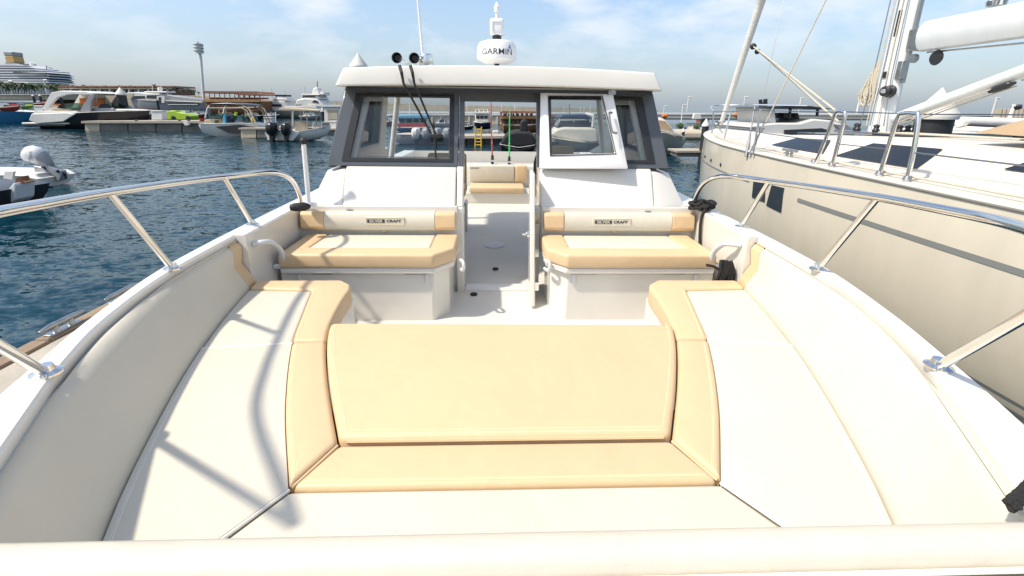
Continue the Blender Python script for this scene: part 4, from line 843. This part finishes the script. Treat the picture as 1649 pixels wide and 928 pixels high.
# ---- far white yachts
b=BG('white_motor_yacht','white flybridge yacht with olive grey hull behind the open boat','yacht',460,190)
b.hull('hull',[(427,177,179,.1),(436,178,188,1.3),(455,178,190,1.8),(520,179,190,1.8)],'olive_far')
b.prof('wheelhouse',[(438,177),(443,165),(450,162.5),(464,163),(470,177)],-1.4,1.4,'white_far',bevel=.1); b.prof('window',[(441,171.5),(442.5,168),(460,168.2),(459,171.8)],-1.47,-1.38,'dark_glass')
b.prof('flybridge',[(444,162.5),(449,158),(466,158),(470,163)],-1.3,1.3,'white_far',bevel=.1); b.box('bimini',449,153,464,155.8,-1.2,1.2,'black_far'); b.box('aft_deck',466,171,515,177,-1.5,1.5,'white_far',bevel=.05); b.box('canvas',470,173,512,176,-1.55,-1.45,'beige_far')
for x in (450,462): b.tube('bimini_post',[(x,155,-1),(x,160,-1)],.05,'black_far')
b=BG('superyacht','tall white superyacht with radar mast and grey arched stern, left of the cabin','yacht',508,190,dist=110)
b.hull('hull',[(484,172,174,.2),(496,170,188,3),(520,170,191,3.4),(540,172,191,3.4)],'grey_far')
b.prof('main_deck',[(485,170),(488,161),(500,158.5),(520,160),(530,170)],-3,3,'white_far',bevel=.2); b.prof('upper_deck',[(493,160),(495,153.5),(516,152.5),(524,160)],-2.6,2.6,'white_far',bevel=.2); b.prof('roof',[(494,153.5),(494,151.8),(523,152.5),(523,154)],-2.8,2.8,'white_far',bevel=.1)
b.prof('mast_tower',[(505,152.5),(507,143),(513,140.5),(516,146),(519,152.5)],-1,1,'white_far',bevel=.2); b.tube('mast',[(511,141,0),(511,131,0)],.12,'grey_far'); b.tube('radome',[(523,152,0),(523,148.5,0)],1.0,'white_far',n=12)
b.prof('arch_window',[(512,165),(516,161.5),(521,163),(523,167)],-3.08,-2.95,'dark_glass'); b.prof('hull_arch',[(506,185),(508,174),(514,169.5),(520,173),(522,186)],-3.5,-3.35,'olive_far'); b.prof('bridge_window',[(495,157.5),(496,155.5),(515,154.5),(517,157)],-2.68,-2.55,'dark_glass')
b=BG('floating_cabin','white floating cabin with beige window left of the windscreen pillar','houseboat',545,196,dist=62)
b.box('body',530,172,575,197,-1.5,2,'white_far',bevel=.05); b.box('roof',528,169,577,172,-1.8,2.2,'white_far'); b.box('window',536,177,551,192,-1.6,-1.45,'beige_far'); b.box('float',528,197,577,200,-1.8,2.2,'pontoon_side'); b.box('upper_rail',533,163,575,164,-1.5,-1.4,'grey_far')
for x in (534,548,562,574): b.tube('rail_post',[(x,164,-1.45),(x,169,-1.45)],.05,'grey_far')
# ---- near boat with tilted outboard
b=BG('skiff','white skiff with a large tilted grey and white outboard motor at the left','motorboat',55,298)
b.hull('hull',[(-60,274,300,.75),(40,276,299,.75),(74,278,298,.7),(92,284,297,.6)],'white_far'); b.box('motor_well',60,276,84,283,-.45,.45,'white_far',bevel=.02)
def tub(pts,rx,m,nm,par=b.root):
    rings=[]
    for (x,y,r) in pts: 
        c=b.P(x,y,0); rings.append([c+b.dd*(r*.8*b.sx*math.cos(k*math.pi/6))+(b.rx*math.cos(rx)+Vector((0,0,1))*math.sin(rx))*(r*b.sx*math.sin(k*math.pi/6)) for k in range(12)])
    return MB().loft(rings).build(nm,m,par,smooth='all')
cowl=tub([(39,250,3),(40,249,9),(44,248,12.5),(52,248,14.5),(60,250,14.5),(66,252,13),(70,254,10)],R(75),'handle_white','outboard_motor'); tub([(67,253,12.2),(74,258,10.5),(80,265,8),(84,271,5.5)],R(55),'grey_far','motor_cowl',cowl)
b.prof('motor_leg',[(78,262),(86,268),(102,275),(104,281),(101,291),(96,290),(94,284),(80,276)],-.10,.10,'grey_far',cowl,bevel=.02); b.prof('bracket',[(62,266),(74,268),(84,276),(82,284),(66,282)],-.16,.16,'dull_steel',cowl,bevel=.02); b.tube('propeller',[(97,274,-.12),(103,280,.0),(99,288,.12)],.05,'black_far',cowl)
text_mesh('lettering','YAMAHA',b.sx*6,'grey_far',cowl,b.P(60,254,-14.9*.8*b.sx),b.rx*.35+Vector((0,0,.9)),Vector((-.9,-.1,.3)),.004)
b=BG('black_skiff','dark hulled skiff with white stern fitting at the left edge','motorboat',10,336)
b.hull('hull',[(-70,296,336,.7),(10,298,335,.7),(36,302,333,.65)],'black_far',deck='black_far'); b.prof('swim_step',[(30,304),(40,292),(43,296),(42,318),(33,326)],-.25,.2,'handle_white',bevel=.02); b.prof('folded_flag',[(16,286),(19,275),(33,275),(30,288)],-.15,-.1,'white_far'); b.prof('tilt_motor',[(30,298),(32,286),(40,283),(42,290),(51,292),(50,294),(40,295),(38,300)],-.1,.1,'wood_far',bevel=.02)
# ---- seen through the left windscreen
b=BG('water_taxi','covered water taxi with blue roof and red band, seen through the left windscreen','boat',660,213)
b.hull('hull',[(640,206,209,.3),(650,205,213,1.0),(690,205,214,1.0)],'blue_far'); b.box('cabin',644,190,690,205,-.9,.9,'white_far'); b.box('roof',642,185,692,190.5,-1.1,1.1,'skyblue_far',bevel=.05); winrow(b,'window',646,690,191,197,4,-.95,'green_glass'); b.box('red_band',644,198,690,203.5,-.98,-.92,'red_far'); b.tube('mast',[(660,186,0),(660,165,0)],.05,'white_far')
b=BG('open_launch','grey launch with a row of tilted outboards, seen through the left windscreen','motorboat',690,232)
b.hull('hull',[(636,216,226,.4),(650,215,231,.9),(735,216,233,.9)],'grey_far',deck='beige_far'); 
for x0,m_ in ((668,'white_far'),(684,'grey_far'),(701,'grey_far'),(717,'grey_far')): b.outboard(x0,x0+15,205,233,-1.1,m_)
# ---- seen through the doorway
b=BG('fishing_boat','small white wheelhouse boat with navy hull behind the yellow ladder','fishing boat',777,207,dist=48)
b.hull('hull',[(764,196,199,.8),(767,196,206,1.6),(778,197,207,1.9),(790,196,206,1.5),(792,195,200,.3)],'navy_far'); b.box('wheelhouse',766.5,182,788,196,-1.3,1.6,'white_far',bevel=.1); winrow(b,'window',768,787,186,191,3,-1.36); b.box('top_rail',767,175.5,787,176.3,-1.2,-1.1,'white_far'); b.box('roof',766,180.5,789,182.5,-1.5,1.7,'white_far')
for x in (767.5,773,780,786.5): b.tube('rail_post',[(x,176,-1.15),(x,181,-1.15)],.06,'white_far')
b.tube('mast',[(791,196,0),(791,167,0)],.08,'white_far')
b=BG('covered_boat','motor boat under a black cover seen through the cabin doorway','motorboat',833,247)
b.hull('hull',[(805,231,236,.5),(808,230,243,1.2),(835,234,248,1.4),(858,231,243,1.2),(865,228,234,.4)],'black_far',deck='black_far')
b.prof('cover',[(806,231),(812,219),(818,213),(830,210),(850,211),(858,216),(863,228),(858,232),(835,235)],-1.1,1.3,'cover_black',bevel=.25,smooth=True); b.prof('cover_peak',[(837,212),(838,196),(842,192),(849,193),(850,213)],-.5,.5,'cover_black',bevel=.15); b.box('hull_line',812,241,858,242.3,-1.36,-1.25,'white_far')
# ---- seen through the right door pane
b=BG('express_cruiser','white express cruiser with blue bimini seen through the open door pane','motorboat',920,243)
b.hull('hull',[(884,217,228,.6),(890,220,238,1.3),(915,224,243,1.5),(945,229,243,.8),(962,228,234,.1)],'olive_far',deck='yacht_deck')
b.prof('foredeck',[(884,217),(893,206),(905,203),(955,204),(962,228),(945,230),(915,225)],-1.0,1.2,'yacht_deck',bevel=.15); b.prof('windscreen',[(894,204),(900,194),(945,193),(954,204)],-.9,1.2,'dark_glass',bevel=.05); b.prof('bimini',[(896,189),(902,184.5),(940,184),(948,188),(946,191),(900,190)],-1,1.4,'navy_far',bevel=.08)
for x in (898,920,945): b.tube('bimini_post',[(x,189,-.9),(x+1,196,-.9)],.035,'white_far')
b.tube('radar_mast',[(917,184,0),(917,168,0)],.04,'grey_far'); b.prof('anchor',[(945,232),(946,229),(958,228),(960,232),(950,236)],-1.1,-.9,'black_far'); b.tube('arch',[(950,204,-.9),(952,186,-.9),(948,184,.9)],.09,'white_far')
# ---- right of the cabin
b=BG('white_cruiser','white cruiser bow with brown windscreen just right of the cabin pillar','motorboat',1080,248)
b.hull('hull',[(1020,208,244,1.5),(1060,212,248,1.5),(1082,220,246,1.0),(1096,223,236,.4),(1103,224,228,.05)],'olive_far',deck='yacht_deck')
b.prof('cabin_top',[(1030,209),(1046,190),(1056,188.5),(1064,193),(1076,208),(1098,222),(1060,212)],-1.0,1.0,'yacht_deck',bevel=.15); b.prof('windscreen',[(1052,193),(1062,194.5),(1073,207),(1053,205)],-1.06,-.98,'canvas_tan'); b.tube('cleat',[(1081,219,-.8),(1084,222,-.8)],.10,'black_far')
b=BG('flybridge_yacht','white flybridge yacht with dark hardtop beyond the sailing yacht foredeck','yacht',1260,232,dist=22)
b.hull('hull',[(1180,215,240,1.6),(1240,216,242,1.9),(1330,216,240,1.6),(1380,213,230,.2)],'white_far'); b.prof('superstructure',[(1176,203),(1180,199),(1215,196),(1250,196),(1270,190),(1295,192),(1325,202),(1340,216),(1195,216),(1197,205)],-1.6,1.6,'white_far',bevel=.12)
b.prof('saloon_window',[(1226,206),(1280,203.5),(1289,206),(1292,212),(1226,214)],-1.68,-1.58,'dark_glass'); b.prof('front_pane',[(1299,198),(1318,199),(1330,210),(1312,210)],-1.68,-1.58,'grey_far'); b.prof('hardtop',[(1190,173.5),(1205,172),(1240,170),(1268,171),(1303,175.5),(1275,176.5),(1240,173)],-1.5,1.5,'black_far')
b.prof('radar_arch',[(1208,173),(1219,172),(1222,198),(1212,198)],-1.3,1.3,'white_far',bevel=.05); b.tube('spotlight',[(1229,171,0),(1229,160,0)],.16,'black_far',n=10); b.tube('hardtop_post',[(1286,175,-1.2),(1285,186,-1.2)],.05,'black_far'); b.tube('hardtop_post',[(1245,172,-1.2),(1243,190,-1.2)],.05,'black_far')
for x in (1233,1248,1266): b.prof('helm_seat',[(x,190),(x+1,182),(x+5,182),(x+7,190)],-.6,.6,'black_far')
for (x0,lb) in ((1535,'white yacht with dark window band beyond the large piling'),):
    b=BG('moored_yacht',lb,'yacht',1600,236,dist=17); b.hull('hull',[(1460,210,236,1.2),(1560,211,238,1.5),(1700,211,238,1.5)],'white_far'); b.box('window_band',1530,213,1680,221,-1.6,-1.5,'black_far'); b.prof('coachroof',[(1535,210),(1550,203),(1640,204),(1680,210)],-1.1,1.1,'white_far',bevel=.08); b.box('dark_band',1552,200,1625,204,-1.0,1.0,'black_far',bevel=.05); b.tube('boom_cover',[(1545,196,0),(1650,199,0),(1700,200,0)],.13,'sail_cloth',n=10); b.tube('mast_strut',[(1620,207,0),(1634,168,0)],.04,'white_far'); b.tube('radome',[(1637,176,0),(1637,170,0)],.10,'black_far',n=10)
    for x in range(1632,1700,7): b.tube('rolled_sail',[(x,190,.4),(x+3,176,.4)],.08,'beige_far')
# ================================================================ far shore
def far(name,label,cat,x0,y0,dist,group=None,z=0): return BG(name,label,cat,x0,y0,group,dist=dist,z=z)
b=far('cruise_ship','white cruise ship with yellow funnel far off at the left edge','cruise ship',40,160,620)
dks=[(-60,101,134.5),(-60,99,131),(-60,100,127),(-60,99,123),(-60,98,119),(-60,80,115),(-60,70,111)]
b.hull('hull',[(-60,134,160,14),(60,134,160,14),(98,136,160,9),(110,136,156,1)],'ship_white')
for i,(x0,x1,y) in enumerate(dks):
    k=i*.8; b.prof('deck_block',[(x0,y),(x0,y-2.0),(x1-2-k*.4,y-2.0+.5),(x1-k*.2,y)],-13+i*.4,13,'ship_white'); b.prof('deck_windows',[(x0,y-2.0),(x0,y-4.0),(x1-4-k,y-3.6),(x1-2.5-k*.4,y-1.7)],-12.4+i*.4,12,'ship_glass')
b.prof('bridge_band',[(47,120),(47,117),(97,120.5),(99,123)],-13.6,-12.9,'ship_glass')
b.prof('top_house',[(-60,108),(-60,104.5),(40,105),(62,110),(62,111)],-8,8,'ship_white'); b.prof('funnel_base',[(17,106),(19,101),(40,103),(42,107)],-5,5,'grey_far'); b.prof('funnel',[(18,102),(15.5,91),(29.5,91),(32.5,102)],-4.5,4.5,'funnel_yellow',bevel=.6); b.prof('funnel_top',[(15.5,91),(13.5,84.5),(28,84.5),(29.5,91)],-4.6,4.6,'grey_far',bevel=.5); b.tube('radome',[(53,108,0),(53,101.5,0)],2.2,'white_far',n=12); b.prof('sun_deck',[(48,109),(50,106),(62,107),(74,113),(80,115)],-7,7,'ship_white'); b.tube('mast',[(75,114,0),(75,106,0)],.4,'grey_far')
b=far('quay','pale sandy quay below the cruise ship','quay',40,161,300)
b.box('wall',-60,153,92,160.5,0,30,'beige_far'); b.box('coping',-60,152,92,153,-.5,30,'white_far')
b=far('shore_bank','low dark shore bank behind the pier and boats','shore',450,184,260)
b.prof('bank',[(90,186),(92,152),(250,151),(330,155),(450,162),(560,165),(700,169),(1060,177),(1060,190)],0,8,'beige_far'); 
# palms: a few meshes, many individuals
def frond_mesh(seed):
    rnd=random.Random(seed); mb=MB()
    for k in range(22):
        a=k*2.399+rnd.random()*.4; e=rnd.uniform(-.5,1.0); l=rnd.uniform(2.0,2.9); P=[]
        for i in range(5):
            t=i/4; r=l*t*math.cos(e*.6)*(1-.15*t); P.append(Vector((math.cos(a)*r,math.sin(a)*r,l*t*math.sin(e)-1.6*t*t)))
        sd=Vector((-math.sin(a),math.cos(a),0))
        for i in range(4):
            w0=.34*(1-.6*i/4); w1=.34*(1-.6*(i+1)/4)
            dz=Vector((0,0,-.22)); mb.add([P[i],P[i]+sd*w0+dz,P[i+1]+sd*w1+dz,P[i+1]],[(0,1,2,3)]); mb.add([P[i],P[i+1],P[i+1]-sd*w1+dz,P[i]-sd*w0+dz],[(0,1,2,3)])
    me=mb.build('crown','palm_leaf'); d=me.data; bpy.data.objects.remove(me); return d
def trunk_mesh():
    o=MB().tube([(0,0,0),(.1,0,2.5),(.05,.05,5),(0,0,7)],[.24,.19,.17,.16],8).build('trunk','bark',smooth=True); d=o.data; bpy.data.objects.remove(o); return d
FR=[frond_mesh(i) for i in range(4)]; TM=trunk_mesh(); PALM_LABEL='green palm in the row of palms along the far shore'
def palm(px_,ytop,ybase,dist,k,lb=PALM_LABEL):
    d=ray(px_,165); d=Vector((d.x,d.y,0)).normalized(); a=Vector((CAMP.x,0,0))+d*dist; s=dist*.96/FPX*math.cos(TH)
    zb=0; r_=ray(px_,ybase); t_=dist/Vector((r_.x,r_.y)).length; zb=CAMP.z+r_.z*t_; r_=ray(px_,ytop); t_=dist/Vector((r_.x,r_.y)).length; h=CAMP.z+r_.z*t_-zb
    r=thing('palm_tree',lb,'palm tree',(a.x,a.y,zb),'palms along the far shore'); sc_=h/8.2; r.scale=(sc_,sc_,sc_); r.rotation_euler.z=k*1.3
    for dat,nm,z in ((TM,'trunk',0),(FR[k%4],'crown',7)):
        o=bpy.data.objects.new(nm,dat); COL.objects.link(o); o.parent=r; o.location=(0,0,z)
        if nm=='crown' and lb==PALM_LABEL: o.scale=(1.7,1.7,1.5); o.location=(0,0,6)
for i in range(26): palm(2+i*4.1+random.uniform(-1,1),129+random.uniform(-1,4)+(i*.15),152,285+random.uniform(-10,25),i)
for i,(x,yt) in enumerate(((108,136),(116,137),(124,136),(133,138),(141,136),(153,137),(163,138),(175,137),(199,137),(216,137),(232,138))): palm(x,yt,150,270,i,'%s from the left of the palms above the brown pier roof'%('first','second','third','fourth','fifth','sixth','seventh','eighth','ninth','tenth','last')[i])
for j_,(x,yt,yb,k) in enumerate(((253,135,150,1),(273,139,152,2),(296,142,156,3),(306,142,156,0),(316,144,157,1),(322,147,158,2))): palm(x,yt,yb,210,k,'%s from the left of the six palms behind the grey motor yacht'%('first','second','third','fourth','fifth','last')[j_])
b=far('pier_building','long brown roofed pier building behind the sport cruiser','building',180,152,230)
b.box('wall',104,143,285,153,0,10,'brown_roof'); 
for i in range(12): b.prof('roof',[(102+i*15.4,141.5),(104+i*15.4,138.8),(115+i*15.4,138.8),(117+i*15.4,141.5)],-2,10,'brown_roof'); 
winrow(b,'opening',106,284,145,149,18,-.1,'white_far',.4); b.box('awning',104,143,284,144,-2.5,0,'beige_far')
for i in range(12): b.tube('post',[(108+i*15.4,144,-2.2),(108+i*15.4,153,-2.2)],.25,'white_far')
b=far('floodlight_tower','tall white floodlight tower with drum shaped head','light tower',328,158,190)
b.tube('pole',[(328,158,0),(323,90,0),(320.5,84,0)],.42,'white_far',n=10); b.tube('lamp_drum',[(320.5,86,0),(319,70,0)],1.35,'white_far',n=14); 
for k in range(3): b.tube('drum_ring',[(320.2-.5*k,83-5*k,0),(320.1-.5*k,82-5*k,0)],1.5,'grey_far',n=14)
b.tube('finial',[(319,70,0),(319,67,0)],.15,'grey_far')
def lamp(x,yt,yb,dist,i,lb):
    b=far('lamp_post',lb,'lamp post',x,yb,dist,'lamp posts along the harbour'); r=.10*dist/90
    t=b.P(x,yt); MB().tube([(t.x,t.y,b.zat(yb)),t],r,6).build('pole','white_far',b.root,smooth=True); b.tube('lamp_head',[(x-.6,yt,0),(x+5,yt+.3,0)],r*1.1,'white_far')
LP=[(15,131,152,290,'left of the palms under the cruise ship bow'),(71,129,153,290,'white and thick, in front of the palms below the cruise ship'),(1070,171,182,95,'short, just right of the cabin roof'),(1100,169,198,80,'in front of the causeway, with its foot by a round bush'),(1109,156,181,100,'tall, above the causeway left of the yacht bow'),(1200,156,182,100,'behind the yacht pulpit'),(1290,158,182,100,'between the mast ropes and the yacht shroud'),(1384,160,183,100,'just left of the yacht mast'),(1605,158,187,100,'right of the large white cone piling')]
for i,(x,yt,yb,d,lb) in enumerate(LP): lamp(x,yt,yb,d,i,'white lamp post '+lb)
for i,(x,yt,yb,d) in enumerate(((389,144,162,180),(422,144,162,180),(458,146,162,180),(437,143,170,120),(490,141,165,150),(752,165,185,70),(808,166,188,70),(829,167,188,70),(935,171,186,90),(941,168,186,90),(951,169,186,90),(908,172,186,90))):
    b=far('boat_mast','thin white mast '+['over the left dhow stern','left of the white motor yacht','over the white motor yacht flybridge','tall, beside the dhow stern','left of the superyacht mast','at the left of the doorway view','over the dhow in the doorway, left','over the dhow in the doorway, right','first right of the bimini in the door pane','second right of the bimini in the door pane','third right of the bimini in the door pane','left of the bimini mast in the door pane'][i],'mast',x,yb,d,'masts over the far boats'); t=b.P(x,yt); MB().tube([(t.x,t.y,b.zat(yb)),t],.05*d/70,6).build('pole','white_far',b.root,smooth=True); b.tube('spreader',[(x-1.2,yt+6,0),(x+1.2,yt+6,0)],.03*d/70,'white_far')
# causeway
b=far('causeway','long pale concrete causeway on piers along the right horizon','causeway',1200,197,88)
b.prof('deck_beam',[(640,180.5),(2100,186.5),(2100,189),(640,183)],-.5,3,'white_far'); b.prof('girder',[(640,183),(2100,189),(2100,197),(640,191)],-.4,2.4,'causeway',bevel=.3)
for x in range(660,2080,95): b.box('pier',x,190,x+7,201,.2,2,'causeway')
b.tube('parapet_rail',[(640,178.9,0),(2100,184.9,0)],.04,'grey_far')
b=far('sign_board','white sign board on an orange post in front of the causeway','sign',1124,204,74)
b.prof('board',[(1117,183),(1127,183),(1129,192),(1115,192)],-.3,.3,'white_far',bevel=.05); b.tube('post',[(1124.5,192,0),(1123,206,0)],.25,'orange_far',n=8)
for (x,y,lb) in ((1070,187,'orange buoy hung left of the short lamp post beside the cabin'),(1186,185,'orange buoy pair hung on the rail behind the yacht pulpit')):
    b=far('buoy',lb,'buoy',x,y+5,72); MB().ball(b.P(x-1.2,y,0),.32).build('float','orange_far',b.root,smooth=True); MB().ball(b.P(x+2.2,y,0),.3).build('float','orange_far',b.root,smooth=True); b.tube('line',[(x,y+2,0),(x,y+6,0)],.05,'black_far')
b=far('breakwater','low pale breakwater with rubble edge right of the cabin','breakwater',1110,226,42)
b.prof('top',[(1040,214),(1060,211),(1140,211),(1180,214),(1180,224),(1040,224)],-.5,3,'beige_far',bevel=.2)
b=far('pontoon','low pontoon between the white cruiser and the sailing yacht bow','pontoon',1110,250,24)
b.box('deck_slab',1086,242,1140,245,-.3,1,'pontoon_top'); b.box('float',1088,245,1138,252,-.2,.8,'pontoon_side')
def bush(x,y,w,dist,lb):
    b=far('bush',lb,'bush',x,y,dist); rnd=random.Random(int(x)); mb=MB(); r=w*b.sx/2
    for k in range(260):
        v=Vector((rnd.gauss(0,1),rnd.gauss(0,1),rnd.gauss(0,1))).normalized()*r*rnd.uniform(.55,1.08); c=b.P(x,y-w*.42,0)+Vector((v.x,v.y,v.z*.8)); u=Vector((rnd.gauss(0,1),rnd.gauss(0,1),rnd.gauss(0,1))).normalized()*r*.2; w_=u.cross(v).normalized()*r*.12
        mb.add([c-u,c+w_,c+u,c-w_],[(0,1,2,3)])
    mb.build('foliage','bush_leaf',b.root); b.tube('stem',[(x,y,0),(x,y-w*.4,0)],.06,'bark')
bush(1095,208,12,46,'round green bush left of the orange sign post'); bush(1122,209,10,46,'round green bush at the foot of the orange sign post'); bush(770,186,0.1+9,75,'dark green bush on the wall left of the doorway dhow mast'); bush(1420,206,14,40,'green bush seen behind the boom vang foot'); bush(890,193,9,60,'dark bush at the left edge of the open door pane'); bush(1468,210,12,40,'green bush between the gate hoop and the large piling')
b=far('harbour_wall','pale harbour wall with bays seen through the cabin doorway','wall',760,206,66)
b.box('wall',600,186,870,206,0,1,'beige_far'); b.box('coping',600,184.5,870,186,-.2,1.2,'white_far')
for i in range(18): b.box('pilaster',604+i*15,187,607+i*15,206,-.15,0,'causeway')

# ---- smaller craft filling the far berths
def small_boat(x,y,w_,m,cab,lb,dist,top='white_far'):
    b=far('small_moored_boat',lb,'motorboat',x,y,dist,'small craft in the far berths'); k=w_/30; y=b.y0
    b.hull('hull',[(x-15*k,y-6*k,y,1.0),(x+4*k,y-6.2*k,y+.5,1.1),(x+11*k,y-7*k,y-1*k,.6),(x+15.5*k,y-8*k,y-5*k,.05)],m)
    b.prof('cabin',[(x-8*k,y-6*k),(x-6*k,y-12*k),(x+2*k,y-12*k),(x+7*k,y-6.5*k)],-.7,.7,cab,bevel=.05); b.prof('windscreen',[(x+2.2*k,y-11.5*k),(x+6.6*k,y-7*k),(x+1*k,y-7*k),(x,y-11.5*k)],-.75,-.69,'dark_glass')
    b.box('canopy',x-9*k,y-16*k,x+4*k,y-14.8*k,-.9,.9,top); 
    for xx in (x-8*k,x+3*k): b.tube('canopy_post',[(xx,y-15*k,-.8),(xx,y-6*k,-.8)],.04,'white_far')
    b.outboard(x-19*k,x-15*k,y-9*k,y+1,0,'black_far')
SB=[(108,40,'black_far','wood_light','orange_far',95,'dark boat with orange canopy showing behind the sport cruiser stern'),(238,30,'wood_far','white_far','brown_roof',88,'brown hulled boat between the sport cruiser bow and the lime boat'),(322,26,'red_far','white_far','black_far',90,'red hulled boat between the lime boat and the runabout'),(366,30,'wood_far','wood_light','brown_roof',82,'brown wooden boat behind the runabout windscreen'),(408,30,'black_far','beige_far','brown_roof',78,'dark boat with brown canopy behind the runabout tower'),(438,24,'navy_far','white_far','navy_far',85,'navy boat left of the T-top'),(500,28,'grey_far','white_far','black_far',80,'grey boat behind the T-top bow'),(552,26,'black_far','beige_far','beige_far',70,'dark boat left of the windscreen pillar'),(625,30,'wood_far','white_far','white_far',60,'brown boat at the left of the windscreen view'),(715,26,'white_far','navy_far','navy_far',58,'white boat with navy canopy right in the left windscreen'),(752,20,'black_far','grey_far','black_far',52,'dark boat at the left edge of the doorway view'),(1118,26,'white_far','beige_far','navy_far',55,'white boat with navy canopy left of the slim piling')]
for x,w_,m_,c_,t_,d_,lb in SB: small_boat(x,190,w_,m_,c_,lb,d_,t_)
dhow(396,432,152,160,173,184,414,'shorter reddish dhow overlapping the stern of the two deck dhow',dist=88)
